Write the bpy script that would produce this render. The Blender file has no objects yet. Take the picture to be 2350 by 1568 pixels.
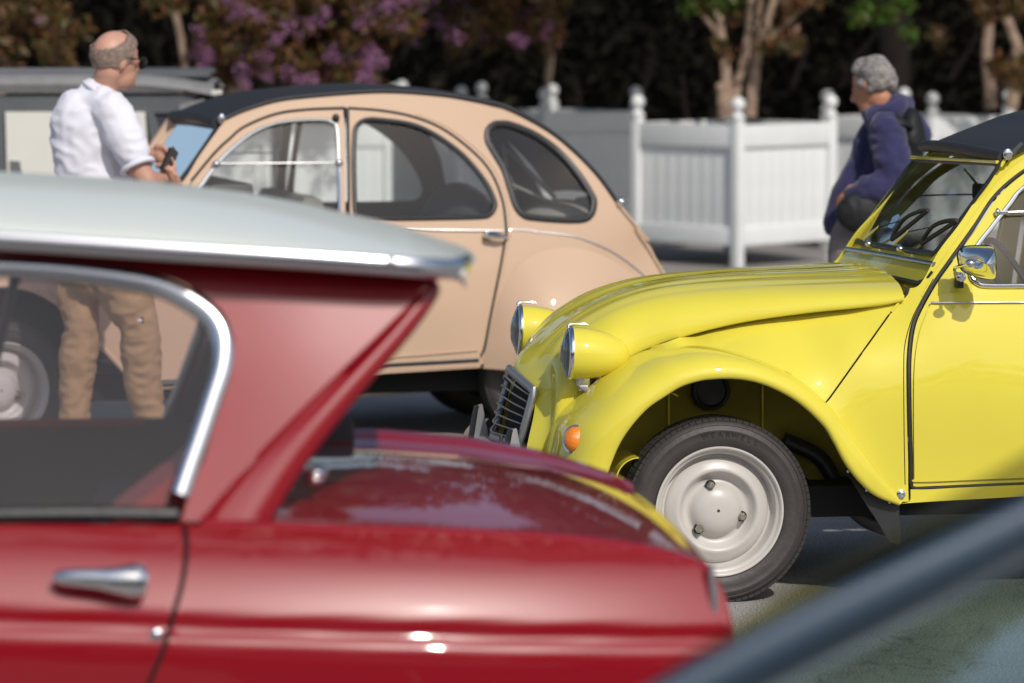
import bpy, bmesh, math, random
import numpy as np
from mathutils import Vector, Matrix
from mathutils.geometry import delaunay_2d_cdt
random.seed(7); np.random.seed(7)
SC = bpy.context.scene
COL = SC.collection
R = math.radians
# ------------------------------------------------------------------ camera, light, exposure
F = 8970.0; CX, CY = 1175.0, 784.0; CH = 1.9; TP = 778 / 8970; PITCH = math.atan(TP)
cam = bpy.data.cameras.new("camera"); cam_o = bpy.data.objects.new("camera", cam); COL.objects.link(cam_o)
cam.sensor_width = 36; cam.lens = F * 36 / 2350
cam_o.location = (0, 0, CH); cam_o.rotation_euler = (math.pi / 2 - PITCH, 0, 0)
cam.clip_start = 0.1; cam.clip_end = 900
cam.dof.use_dof = True; cam.dof.focus_distance = 12.45; cam.dof.aperture_fstop = 3.05; cam.dof.aperture_blades = 0
SC.camera = cam_o
SUNV = Vector((.30, -.69, .66)).normalized()            # towards the sun
sun = bpy.data.lights.new("sun", 'SUN'); sun.energy = 2.95; sun.angle = R(.53); sun.color = (1, .96, .895)
sun_o = bpy.data.objects.new("sun", sun); COL.objects.link(sun_o)
sun_o.rotation_euler = SUNV.to_track_quat('Z', 'Y').to_euler()
W = bpy.data.worlds.new("World"); SC.world = W; W.use_nodes = True
wn = W.node_tree; wn.nodes.clear()
sky = wn.nodes.new('ShaderNodeTexSky'); sky.sky_type = 'NISHITA'; sky.sun_disc = False
sky.sun_elevation = math.asin(SUNV.z); sky.sun_rotation = math.atan2(SUNV.x, SUNV.y)
sky.dust_density = 2.0; sky.air_density = 1.0
bg = wn.nodes.new('ShaderNodeBackground'); bg.inputs[1].default_value = .105
wo = wn.nodes.new('ShaderNodeOutputWorld')
wn.links.new(sky.outputs[0], bg.inputs[0]); wn.links.new(bg.outputs[0], wo.inputs[0])
vs = SC.view_settings; vs.view_transform = 'Standard'; vs.look = 'None'; vs.exposure = 0.0; vs.gamma = 1; vs.use_curve_mapping = False

# ------------------------------------------------------------------ helpers: objects
def tag(o, label=None, cat=None, group=None, kind=None):
    if label: o['label'] = label
    if cat: o['category'] = cat
    if group: o['group'] = group
    if kind: o['kind'] = kind
    return o
def empty(name, loc, rz=0, **k):
    o = bpy.data.objects.new(name, None); COL.objects.link(o); o.location = loc; o.rotation_euler = (0, 0, rz)
    o.empty_display_size = .2
    return tag(o, **k)
def mobj(name, verts, faces, mat, parent=None, smooth=True, loc=None):
    me = bpy.data.meshes.new(name); me.from_pydata([tuple(v) for v in verts], [], faces); me.update()
    if isinstance(smooth, (int, float)) and not isinstance(smooth, bool):
        me.polygons.foreach_set('use_smooth', [True] * len(me.polygons)); me.set_sharp_from_angle(angle=R(smooth))
    else:
        me.polygons.foreach_set('use_smooth', [smooth] * len(me.polygons))
    if mat: me.materials.append(mat)
    o = bpy.data.objects.new(name, me); COL.objects.link(o); o.parent = parent
    if loc is not None: o.location = loc
    return o
def share(o, parent=None, loc=None, rot=None, scale=None):
    c = o.copy(); COL.objects.link(c)
    if parent is not None: c.parent = parent
    if loc is not None: c.location = loc
    if rot is not None: c.rotation_euler = rot
    if scale is not None: c.scale = scale
    return c
def mirror(o, Wd):
    c = share(o); c.scale = (1, -1, 1); c.location = (o.location.x, Wd - o.location.y, o.location.z)
    for ch in [x for x in bpy.data.objects if x.parent == o]:
        d = ch.copy(); COL.objects.link(d); d.parent = c
    return c
# ------------------------------------------------------------------ helpers: geometry
class G:                                    # a geometry collector
    def __init__(s): s.v = []; s.f = []
    def add(s, vs, fs):
        n = len(s.v); s.v += [Vector(v) for v in vs]; s.f += [tuple(i + n for i in f) for f in fs]; return s
    def obj(s, name, mat, parent=None, smooth=35, loc=None): return mobj(name, s.v, s.f, mat, parent, smooth, loc)
def cat(pts, n=8, closed=False):
    P = [np.array(p, float) for p in pts]
    if len(P) < 3 and not closed: return P
    out = []; m = len(P)
    for i in range(m if closed else m - 1):
        if closed: p0, p1, p2, p3 = P[i - 1], P[i], P[(i + 1) % m], P[(i + 2) % m]
        else:
            p1, p2 = P[i], P[i + 1]
            p0 = P[i - 1] if i > 0 else 2 * p1 - p2; p3 = P[i + 2] if i + 2 < m else 2 * p2 - p1
        for k in range(n):
            t = k / n; a = .5
            out.append(.5 * ((2 * p1) + (-p0 + p2) * t + (2 * p0 - 5 * p1 + 4 * p2 - p3) * t * t + (-p0 + 3 * p1 - 3 * p2 + p3) * t ** 3))
    if not closed: out.append(P[-1])
    return out
def box(g, c, s, rot=None, taper=0, bev=0):
    x, y, z = s[0] / 2, s[1] / 2, s[2] / 2
    if bev:
        bm = bmesh.new(); bmesh.ops.create_cube(bm, size=1)
        for v in bm.verts: v.co = Vector((v.co.x * s[0], v.co.y * s[1], v.co.z * s[2]))
        bmesh.ops.bevel(bm, geom=bm.edges[:], offset=bev, segments=2, affect='EDGES', profile=.6)
        vs = [v.co.copy() for v in bm.verts]; fs = [tuple(v.index for v in f.verts) for f in bm.faces]; bm.free()
    else:
        vs = [Vector((a * x, b * y, d * z)) for d in (-1, 1) for b in (-1, 1) for a in (-1, 1)]
        fs = [(0, 2, 3, 1), (4, 5, 7, 6), (0, 1, 5, 4), (2, 6, 7, 3), (0, 4, 6, 2), (1, 3, 7, 5)]
    if rot is not None: vs = [rot @ v for v in vs]
    return g.add([v + Vector(c) for v in vs], fs)
def tube(g, pts, rad, seg=8, closed=False, cap=True, flat=1.0, up=None):
    P = [Vector(p) for p in pts]; n = len(P)
    rr = rad if hasattr(rad, '__len__') else [rad] * n
    up = Vector(up) if up is not None else None
    T = []
    for i in range(n):
        a = P[(i - 1) % n] if (closed or i > 0) else P[i]; b = P[(i + 1) % n] if (closed or i < n - 1) else P[i]
        t = (b - a); T.append(t.normalized() if t.length > 1e-9 else Vector((0, 0, 1)))
    nrm = up.copy() if up is not None else (T[0].orthogonal())
    vs = []
    for i in range(n):
        nn = (up if up is not None else nrm); nn = nn - T[i] * nn.dot(T[i])
        if nn.length < 1e-6: nn = T[i].orthogonal()
        nn.normalize(); nrm = nn; bb = T[i].cross(nn)
        for k in range(seg):
            a = 2 * math.pi * k / seg
            vs.append(P[i] + nn * math.cos(a) * rr[i] * flat + bb * math.sin(a) * rr[i])
    fs = []
    for i in range(n if closed else n - 1):
        j = (i + 1) % n
        for k in range(seg):
            l = (k + 1) % seg; fs.append((i * seg + k, j * seg + k, j * seg + l, i * seg + l))
    if cap and not closed:
        fs.append(tuple(range(seg))); fs.append(tuple((n - 1) * seg + k for k in range(seg - 1, -1, -1)))
    return g.add(vs, fs)
def lathe(g, prof, seg=48, M=None):          # prof: (radius, height along local z)
    vs = []; fs = []; n = len(prof)
    for i, (r, h) in enumerate(prof):
        for k in range(seg):
            a = 2 * math.pi * k / seg; vs.append(Vector((r * math.cos(a), r * math.sin(a), h)))
    for i in range(n - 1):
        for k in range(seg):
            l = (k + 1) % seg; fs.append((i * seg + k, i * seg + l, (i + 1) * seg + l, (i + 1) * seg + k))
    if M is not None: vs = [M @ v for v in vs]
    return g.add(vs, fs)
def ell(g, c, r, M=None, seg=20, rings=12):
    vs = []; fs = []
    for i in range(rings + 1):
        t = math.pi * i / rings
        for k in range(seg):
            a = 2 * math.pi * k / seg
            v = Vector((r[0] * math.sin(t) * math.cos(a), r[1] * math.sin(t) * math.sin(a), r[2] * math.cos(t)))
            if M is not None: v = M @ v
            vs.append(v + Vector(c))
    for i in range(rings):
        for k in range(seg):
            l = (k + 1) % seg; fs.append((i * seg + k, i * seg + l, (i + 1) * seg + l, (i + 1) * seg + k))
    return g.add(vs, fs)
def grid(rows, thick=0.0, flip=False, closed=False):
    n = len(rows); m = len(rows[0]); vs = [Vector(p) for r in rows for p in r]; fs = []
    for i in range(n - 1):
        for k in range(m - 1 if not closed else m):
            l = (k + 1) % m; q = (i * m + k, i * m + l, (i + 1) * m + l, (i + 1) * m + k)
            fs.append(q[::-1] if flip else q)
    return thicken(vs, fs, thick) if thick else (vs, fs)
def thicken(vs, fs, t):
    N = [Vector((0, 0, 0)) for _ in vs]
    for f in fs:
        a, b, c = vs[f[0]], vs[f[1]], vs[f[2]]; nn = (b - a).cross(c - a)
        if len(f) == 4:
            d = vs[f[3]]; nn += (c - a).cross(d - a)
        for i in f: N[i] += nn
    back = [v - (n.normalized() * t if n.length > 0 else n) for v, n in zip(vs, N)]
    n = len(vs); V = vs + back; FS = list(fs) + [tuple(i + n for i in reversed(f)) for f in fs]
    cnt = {}
    for f in fs:
        for i in range(len(f)): cnt[(f[i], f[(i + 1) % len(f)])] = 1
    for (a, b) in list(cnt):
        if (b, a) not in cnt:
            k = len(V); V += [vs[a], vs[b], back[b], back[a]]; FS.append((k + 1, k, k + 3, k + 2))
    return V, FS

# ------------------------------------------------------------------ camera rays (photo coordinates are 2350 x 1568)
cp, sp = math.cos(PITCH), math.sin(PITCH)
def ray(u, v):
    a = (u - CX) / F; b = (CY - v) / F
    return Vector((a, cp + b * sp, -sp + b * cp))
def at(u, v, D):
    r = ray(u, v); return Vector((0, 0, CH)) + r * (D / r.y)
def gnd(u, v):
    r = ray(u, v); return Vector((0, 0, CH)) - r * (CH / r.z)
def K(ox, oy, pts, s=2.6111):                # numbers read off an enlarged crop
    return [((ox + p[0] / s) / 1.0894, (oy + p[1] / s) / 1.0894) + tuple(p[2:]) for p in pts]
class Car:
    def __init__(s, u, D, yaw, Wd):
        s.a = R(yaw); s.W = Wd; s.O = Vector(((u - CX) * D / F, D, 0))
        s.r = Vector((math.cos(s.a), math.sin(s.a), 0)); s.t = Vector((-math.sin(s.a), math.cos(s.a), 0))
    def pt(s, u, v, d):                      # photo point -> car coordinates on the plane y = d
        r = ray(u, v); C0 = Vector((0, 0, CH)); k = (d + (s.O - C0).dot(s.t)) / r.dot(s.t); P = C0 + r * k
        return Vector(((P - s.O).dot(s.r), d, P.z))
    def local(s, P): return Vector(((P - s.O).dot(s.r), (P - s.O).dot(s.t), P.z))
    def tps(s, ctrl, lam=1e-4):
        Q = [s.pt(*c) for c in ctrl]; X = np.array([(q.x, q.z) for q in Q]); y = np.array([q.y for q in Q]); n = len(X)
        def U(r2): return np.where(r2 > 1e-12, r2 * np.log(np.maximum(r2, 1e-12)), 0)
        A = np.zeros((n + 3, n + 3)); A[:n, :n] = U(((X[:, None] - X[None]) ** 2).sum(-1)) + lam * np.eye(n)
        A[:n, n] = 1; A[:n, n + 1:] = X; A[n, :n] = 1; A[n + 1:, :n] = X.T
        w = np.linalg.solve(A, np.concatenate([y, np.zeros(3)]))
        def f(x, z):
            x = np.atleast_1d(np.asarray(x, float)); z = np.atleast_1d(np.asarray(z, float)); q = np.stack([x, z], -1)
            return U(((q[:, None] - X[None]) ** 2).sum(-1)) @ w[:n] + w[n] + q @ w[n + 1:]
        return f
    def skin(s, f):
        car = s
        class S:
            def to2(self, u, v):
                d = .1
                for _ in range(6):
                    p = car.pt(u, v, d); d = float(np.atleast_1d(f(p.x, p.z))[0])
                p = car.pt(u, v, d); return (p.x, p.z)
            def to3(self, Q, off=0.0):
                Q = np.array(Q); d = f(Q[:, 0], Q[:, 1]) - off
                return [Vector((a, b, c)) for a, b, c in zip(Q[:, 0], d, Q[:, 1])]
        return S()
    def plane(s, A, B):                      # plane through A and B (car coordinates) and the cross-car direction
        A = Vector(A); e = (Vector(B) - A); e.y = 0; e.normalize(); y = Vector((0, 1, 0)); n = y.cross(e)
        if n.x > 0: n = -n
        car = s
        class P_:
            nrm = n
            def to2(self, u, v):
                r = ray(u, v); rl = Vector((r.dot(car.r), r.dot(car.t), r.z)); C0 = car.local(Vector((0, 0, CH)))
                k = (A - C0).dot(n) / rl.dot(n); p = C0 + rl * k - A; return (p.y, p.dot(e))
            def to3(self, Q, off=0.0): return [A + y * q[0] + e * q[1] + n * off for q in Q]
        return P_()
def outline(S, segs, n=6, inset=0.0, closed_spline=False):
    px = []
    if closed_spline: px = cat(segs, n, True)
    else:
        for sg in segs:
            c = cat(sg, n)
            px += c if len(c) > 0 else []
    Q = [np.array(S.to2(p[0], p[1])) for p in px]
    out = [Q[0]]
    for q in Q[1:]:
        if np.linalg.norm(q - out[-1]) > 1.5e-3: out.append(q)
    if np.linalg.norm(out[0] - out[-1]) < 1.5e-3: out.pop()
    Q = np.array(out)
    if inset:
        area = .5 * np.sum(Q[:, 0] * np.roll(Q[:, 1], -1) - np.roll(Q[:, 0], -1) * Q[:, 1])
        e1 = Q - np.roll(Q, 1, 0); e2 = np.roll(Q, -1, 0) - Q
        n1 = np.stack([-e1[:, 1], e1[:, 0]], 1); n2 = np.stack([-e2[:, 1], e2[:, 0]], 1)
        n1 /= np.linalg.norm(n1, axis=1)[:, None]; n2 /= np.linalg.norm(n2, axis=1)[:, None]
        m = n1 + n2; m /= np.maximum(np.linalg.norm(m, axis=1)[:, None], .3)
        Q = Q + m * inset * (1 if area > 0 else -1)
    return Q
def inside(P, poly):
    x, y = P[:, 0], P[:, 1]; c = np.zeros(len(P), bool); j = len(poly) - 1
    for i in range(len(poly)):
        xi, yi = poly[i]; xj, yj = poly[j]
        k = ((yi > y) != (yj > y))
        with np.errstate(divide='ignore', invalid='ignore'): c ^= k & (x < (xj - xi) * (y - yi) / (yj - yi) + xi)
        j = i
    return c
def panelmesh(S, Q, holes=(), res=.035, thick=.01, off=0.0, front=(0, -1, 0)):
    loops = [np.array(Q)] + [np.array(h) for h in holes]
    mn, mx = loops[0].min(0), loops[0].max(0)
    gx, gy = np.meshgrid(np.arange(mn[0] + res / 2, mx[0], res), np.arange(mn[1] + res / 2, mx[1], res))
    gx = gx + (np.arange(gx.shape[0])[:, None] % 2) * res * .5
    gp = np.stack([gx.ravel(), gy.ravel()], 1); ok = inside(gp, loops[0])
    for h in loops[1:]: ok &= ~inside(gp, h)
    allb = np.concatenate(loops)
    if len(gp): ok &= (((gp[:, None] - allb[None]) ** 2).sum(-1).min(1) > (res * .4) ** 2)
    gp = gp[ok]
    verts = [Vector((float(a), float(b))) for a, b in allb] + [Vector((float(a), float(b))) for a, b in gp]
    edges = []; k = 0
    for l in loops:
        edges += [(k + i, k + (i + 1) % len(l)) for i in range(len(l))]; k += len(l)
    V, E, Fc, *_ = delaunay_2d_cdt(verts, edges, [], 0, 1e-6)
    V = np.array([tuple(v) for v in V]); Fc = [tuple(f) for f in Fc]
    cen = np.array([V[list(f)].mean(0) for f in Fc]); ok = inside(cen, loops[0])
    for h in loops[1:]: ok &= ~inside(cen, h)
    Fc = [f for f, o in zip(Fc, ok) if o]
    P3 = S.to3(V, off); a, b, c = (P3[i] for i in Fc[0][:3]); fr = Vector(front)
    tot = sum(((P3[f[1]] - P3[f[0]]).cross(P3[f[2]] - P3[f[0]]).dot(fr)) for f in Fc[:50])
    if tot < 0: Fc = [f[::-1] for f in Fc]
    return thicken(P3, Fc, thick) if thick else (P3, Fc)
def panel(S, name, segs, mat, parent, holes=(), inset=0.0, res=.035, thick=.01, off=0.0, n=6, cs=False, front=(0, -1, 0)):
    Q = outline(S, segs, n, inset, cs); H = []
    for h in holes:
        if isinstance(h, tuple): H.append(outline(S, h[0], n, h[1], h[2] if len(h) > 2 else False))
        else: H.append(h)
    V, Fs = panelmesh(S, Q, H, res, thick, off, front)
    return mobj(name, V, Fs, mat, parent, True)
def trimline(S, name, px, rad, mat, parent, off=0.0, closed=False, flat=1.0, seg=8, n=6, up=(0, -1, 0), caps=True):
    pts = cat(px, n, closed); Q = [S.to2(p[0], p[1]) for p in pts]; P3 = S.to3(Q, off); g = G()
    tube(g, P3, rad, seg, closed, caps, flat, up); return g.obj(name, mat, parent)

# ------------------------------------------------------------------ materials
def newmat(name):
    m = bpy.data.materials.new(name); m.use_nodes = True; return m, m.node_tree, m.node_tree.nodes['Principled BSDF']
def pm(name, col, rough=.5, metal=0.0, coat=0.0, var=0.0, vs=3.0, bump=0.0, bs=60.0, spec=.5, coatr=.03, obj=True, sheen=0.0, trans=0.0):
    m, t, b = newmat(name); b.inputs['Base Color'].default_value = (*col, 1); b.inputs['Roughness'].default_value = rough
    b.inputs['Metallic'].default_value = metal; b.inputs['Coat Weight'].default_value = coat; b.inputs['Coat Roughness'].default_value = coatr
    b.inputs['Specular IOR Level'].default_value = spec
    if sheen: b.inputs['Sheen Weight'].default_value = sheen
    tc = t.nodes.new('ShaderNodeTexCoord'); src = tc.outputs['Object']
    if var:
        n = t.nodes.new('ShaderNodeTexNoise'); n.inputs['Scale'].default_value = vs; n.inputs['Detail'].default_value = 6; t.links.new(src, n.inputs['Vector'])
        r = t.nodes.new('ShaderNodeMapRange'); r.inputs[1].default_value = .3; r.inputs[2].default_value = .7; r.inputs[3].default_value = 1 - var; r.inputs[4].default_value = 1 + var
        t.links.new(n.outputs[0], r.inputs[0])
        mx = t.nodes.new('ShaderNodeMix'); mx.data_type = 'RGBA'; mx.blend_type = 'MULTIPLY'; mx.inputs[0].default_value = 1
        mx.inputs[6].default_value = (*col, 1); t.links.new(r.outputs[0], mx.inputs[7]); t.links.new(mx.outputs[2], b.inputs['Base Color'])
    if bump:
        n = t.nodes.new('ShaderNodeTexNoise'); n.inputs['Scale'].default_value = bs; n.inputs['Detail'].default_value = 5; t.links.new(src, n.inputs['Vector'])
        bp = t.nodes.new('ShaderNodeBump'); bp.inputs['Strength'].default_value = bump; bp.inputs['Distance'].default_value = .01
        t.links.new(n.outputs[0], bp.inputs['Height']); t.links.new(bp.outputs[0], b.inputs['Normal'])
        if coat: t.links.new(bp.outputs[0], b.inputs['Coat Normal'])
    return m
def glass(name, tint=(.85, .87, .87), base=.06, rough=.0, ior=1.5):
    m = bpy.data.materials.new(name); m.use_nodes = True; t = m.node_tree; t.nodes.clear()
    tr = t.nodes.new('ShaderNodeBsdfTransparent'); tr.inputs[0].default_value = (*tint, 1)
    gl = t.nodes.new('ShaderNodeBsdfGlossy'); gl.inputs['Roughness'].default_value = rough; gl.inputs[0].default_value = (1, 1, 1, 1)
    fr = t.nodes.new('ShaderNodeFresnel'); fr.inputs[0].default_value = ior
    ad = t.nodes.new('ShaderNodeMath'); ad.operation = 'ADD'; ad.use_clamp = True; ad.inputs[1].default_value = base; t.links.new(fr.outputs[0], ad.inputs[0])
    mx = t.nodes.new('ShaderNodeMixShader'); o = t.nodes.new('ShaderNodeOutputMaterial')
    t.links.new(ad.outputs[0], mx.inputs[0]); t.links.new(tr.outputs[0], mx.inputs[1]); t.links.new(gl.outputs[0], mx.inputs[2]); t.links.new(mx.outputs[0], o.inputs[0])
    return m
def leafmat(name, cols, trans=.35, rough=.5):
    m, t, b = newmat(name); b.inputs['Roughness'].default_value = rough
    g = t.nodes.new('ShaderNodeNewGeometry'); cr = t.nodes.new('ShaderNodeValToRGB'); cr.color_ramp.interpolation = 'LINEAR'
    while len(cr.color_ramp.elements) < len(cols): cr.color_ramp.elements.new(.5)
    for i, c in enumerate(cols): cr.color_ramp.elements[i].position = i / max(1, len(cols) - 1); cr.color_ramp.elements[i].color = (*c, 1)
    t.links.new(g.outputs['Random Per Island'], cr.inputs[0]); t.links.new(cr.outputs[0], b.inputs['Base Color'])
    tl = t.nodes.new('ShaderNodeBsdfTranslucent'); t.links.new(cr.outputs[0], tl.inputs[0]); mx = t.nodes.new('ShaderNodeMixShader'); mx.inputs[0].default_value = trans
    o = t.nodes['Material Output']; t.links.new(b.outputs[0], mx.inputs[1]); t.links.new(tl.outputs[0], mx.inputs[2]); t.links.new(mx.outputs[0], o.inputs[0])
    return m
M = {}
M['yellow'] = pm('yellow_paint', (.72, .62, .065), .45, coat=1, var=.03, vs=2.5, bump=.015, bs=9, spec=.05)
M['shaded_yellow'] = pm('shade_darkened_inner_wing_paint', (.26, .22, .02), .8, var=.3, vs=5)  # body yellow darkened to carry the shade inside the wheel arch
M['beige'] = pm('beige_paint', (.57, .40, .28), .45, coat=.6, bump=.01, bs=6, spec=.05)
M['red'] = pm('red_paint', (.25, .002, .009), .335, coat=1, coatr=.035, bump=.01, bs=5, spec=.29)
M['white_roof'] = pm('cream_white_paint', (.70, .73, .67), .4, coat=.45)
M['blue'] = pm('dark_blue_paint', (.040, .065, .10), .45, coat=.5, coatr=.1)
M['chrome'] = pm('chrome', (.78, .79, .80), .07, metal=1)
M['steel'] = pm('brushed_steel_trim', (.66, .67, .70), .22, metal=1)
M['alu'] = pm('grey_grille_metal', (.32, .32, .32), .35, metal=.7)
M['rubber'] = pm('black_rubber', (.018, .018, .02), .45, bump=.1, bs=40)
M['seal'] = pm('door_rubber_seal', (.02, .018, .02), .6)
M['black'] = pm('black_underside', (.006, .006, .006), .9)
M['tyre'] = pm('tyre_rubber', (.046, .040, .037), .55, var=.25, vs=9, bump=.15, bs=70)
M['tread'] = pm('tread_rubber', (.022, .020, .019), .7)
M['rim'] = pm('light_grey_wheel_paint', (.52, .49, .455), .35, coat=.4, var=.09, vs=5)
M['fabric_roof'] = pm('black_vinyl_roof', (.030, .030, .034), .5, bump=.25, bs=220, spec=.3)
M['seatcloth'] = pm('grey_seat_cloth', (.26, .25, .235), .85, bump=.3, bs=120)
M['darkseat'] = pm('dark_seat_cloth', (.035, .035, .045), .8, bump=.3, bs=120)
M['redseat'] = pm('red_seat_vinyl', (.32, .03, .03), .5)
M['trimgrey'] = pm('dark_grey_plastic', (.05, .05, .052), .5)
M['bolt'] = pm('zinc_bolt', (.42, .39, .32), .35, metal=.9, var=.3, vs=60)
M['amber'] = pm('amber_lens', (.85, .22, .01), .12, coat=1, bump=.3, bs=140)
M['glass'] = glass('window_glass', (.88, .90, .89), .005)
M['glassw'] = glass('windscreen_glass', (.80, .84, .86), .30)
M['glassv'] = glass('beige_car_windscreen_glass', (.82, .84, .85), .0, .0, 1.3)
M['glassr'] = glass('dusty_side_glass', (.86, .83, .86), .01, .02)
M['glassb'] = glass('tinted_blue_green_glass', (.38, .52, .45), .01)
M['glasso'] = glass('tinted_olive_glass', (.40, .40, .18), .02)
M['lens'] = glass('headlamp_glass', (.85, .88, .9), .05, .04)
M['reflector'] = pm('lamp_reflector', (.62, .65, .68), .35, metal=.6, bump=.35, bs=55)
def asphalt():
    m, t, b = newmat('asphalt'); b.inputs['Roughness'].default_value = .88
    tc = t.nodes.new('ShaderNodeTexCoord'); n1 = t.nodes.new('ShaderNodeTexNoise'); n1.inputs['Scale'].default_value = 140; n1.inputs['Detail'].default_value = 4
    n2 = t.nodes.new('ShaderNodeTexNoise'); n2.inputs['Scale'].default_value = 1.1; n2.inputs['Detail'].default_value = 7
    vo = t.nodes.new('ShaderNodeTexVoronoi'); vo.feature = 'DISTANCE_TO_EDGE'; vo.inputs['Scale'].default_value = .9
    nd = t.nodes.new('ShaderNodeTexNoise'); nd.inputs['Scale'].default_value = 3; ad = t.nodes.new('ShaderNodeVectorMath'); ad.operation = 'ADD'
    t.links.new(tc.outputs['Object'], nd.inputs['Vector']); t.links.new(nd.outputs[1], ad.inputs[0]); t.links.new(tc.outputs['Object'], ad.inputs[1]); t.links.new(ad.outputs[0], vo.inputs['Vector'])
    for n in (n1, n2): t.links.new(tc.outputs['Object'], n.inputs['Vector'])
    r1 = t.nodes.new('ShaderNodeValToRGB'); r1.color_ramp.elements[0].position = .34; r1.color_ramp.elements[0].color = (.10, .095, .09, 1); r1.color_ramp.elements[1].position = .66; r1.color_ramp.elements[1].color = (.50, .47, .44, 1)
    t.links.new(n1.outputs[0], r1.inputs[0])
    r2 = t.nodes.new('ShaderNodeMapRange'); r2.inputs[1].default_value = .3; r2.inputs[2].default_value = .7; r2.inputs[3].default_value = .72; r2.inputs[4].default_value = 1.2; t.links.new(n2.outputs[0], r2.inputs[0])
    r3 = t.nodes.new('ShaderNodeMapRange'); r3.inputs[1].default_value = 0; r3.inputs[2].default_value = .012; r3.inputs[3].default_value = .62; r3.inputs[4].default_value = 1; t.links.new(vo.outputs['Distance'], r3.inputs[0])
    mu = t.nodes.new('ShaderNodeMath'); mu.operation = 'MULTIPLY'; t.links.new(r2.outputs[0], mu.inputs[0]); t.links.new(r3.outputs[0], mu.inputs[1])
    mx = t.nodes.new('ShaderNodeMix'); mx.data_type = 'RGBA'; mx.blend_type = 'MULTIPLY'; mx.inputs[0].default_value = 1
    t.links.new(r1.outputs[0], mx.inputs[6]); t.links.new(mu.outputs[0], mx.inputs[7]); t.links.new(mx.outputs[2], b.inputs['Base Color'])
    bp = t.nodes.new('ShaderNodeBump'); bp.inputs['Strength'].default_value = .6; bp.inputs['Distance'].default_value = .006; t.links.new(n1.outputs[0], bp.inputs['Height']); t.links.new(bp.outputs[0], b.inputs['Normal'])
    return m
M['asphalt'] = asphalt()
M['planter'] = pm('white_planter_paint', (.70, .71, .70), .55, var=.05, vs=4, bump=.1, bs=30)
M['soil'] = pm('planter_soil', (.06, .045, .035), .95, bump=.8, bs=30)
M['bark'] = pm('pale_brown_bark', (.30, .21, .15), .85, var=.3, vs=9, bump=.6, bs=25)
M['darkbark'] = pm('dark_bark', (.07, .05, .04), .9, var=.3, vs=6, bump=.6, bs=20)
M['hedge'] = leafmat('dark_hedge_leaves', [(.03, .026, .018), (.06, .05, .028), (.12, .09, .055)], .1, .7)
M['canopy'] = leafmat('evergreen_leaves', [(.02, .035, .012), (.04, .06, .02)], .12)
M['crape'] = leafmat('autumn_crape_leaves', [(.17, .06, .02), (.20, .08, .03), (.15, .09, .025), (.12, .10, .02), (.07, .08, .02), (.20, .09, .035), (.11, .05, .03), (.05, .06, .015)], .4)
M['green'] = leafmat('fresh_green_leaves', [(.04, .11, .01), (.09, .17, .02), (.12, .12, .02)], .4)
M['flower'] = leafmat('mauve_flowers', [(.30, .12, .25), (.36, .18, .30), (.25, .08, .19)], .35)
M['skin'] = pm('skin', (.52, .28, .20), .5, var=.08, vs=30)
M['skin2'] = pm('tanned_skin', (.48, .22, .13), .55, var=.1, vs=30)
M['greyhair'] = pm('short_grey_hair', (.23, .165, .13), .75, var=.4, vs=60, bump=.5, bs=160)
M['silverhair'] = pm('silver_hair', (.22, .20, .185), .7, var=.45, vs=45, bump=.9, bs=70)
M['shirt'] = pm('white_cotton_shirt', (.72, .71, .78), .85, sheen=.1)
M['khaki'] = pm('khaki_canvas', (.37, .235, .125), .85, var=.1, vs=12, bump=.3, bs=200)
M['navy'] = pm('navy_wool', (.021, .020, .078), .9, var=.15, vs=8, bump=.3, bs=120, sheen=.3)
M['leather'] = pm('black_leather', (.014, .014, .015), .6, spec=.3)
M['sole'] = pm('dark_shoe', (.04, .03, .025), .6)

# ------------------------------------------------------------------ ground
g = G(); N_ = 60
gr = mobj('ground', [(-250, -120, 0), (250, -120, 0), (250, 400, 0), (-250, 400, 0)], [(0, 1, 2, 3)], M['asphalt'], None, False); tag(gr, kind='structure')

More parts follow.
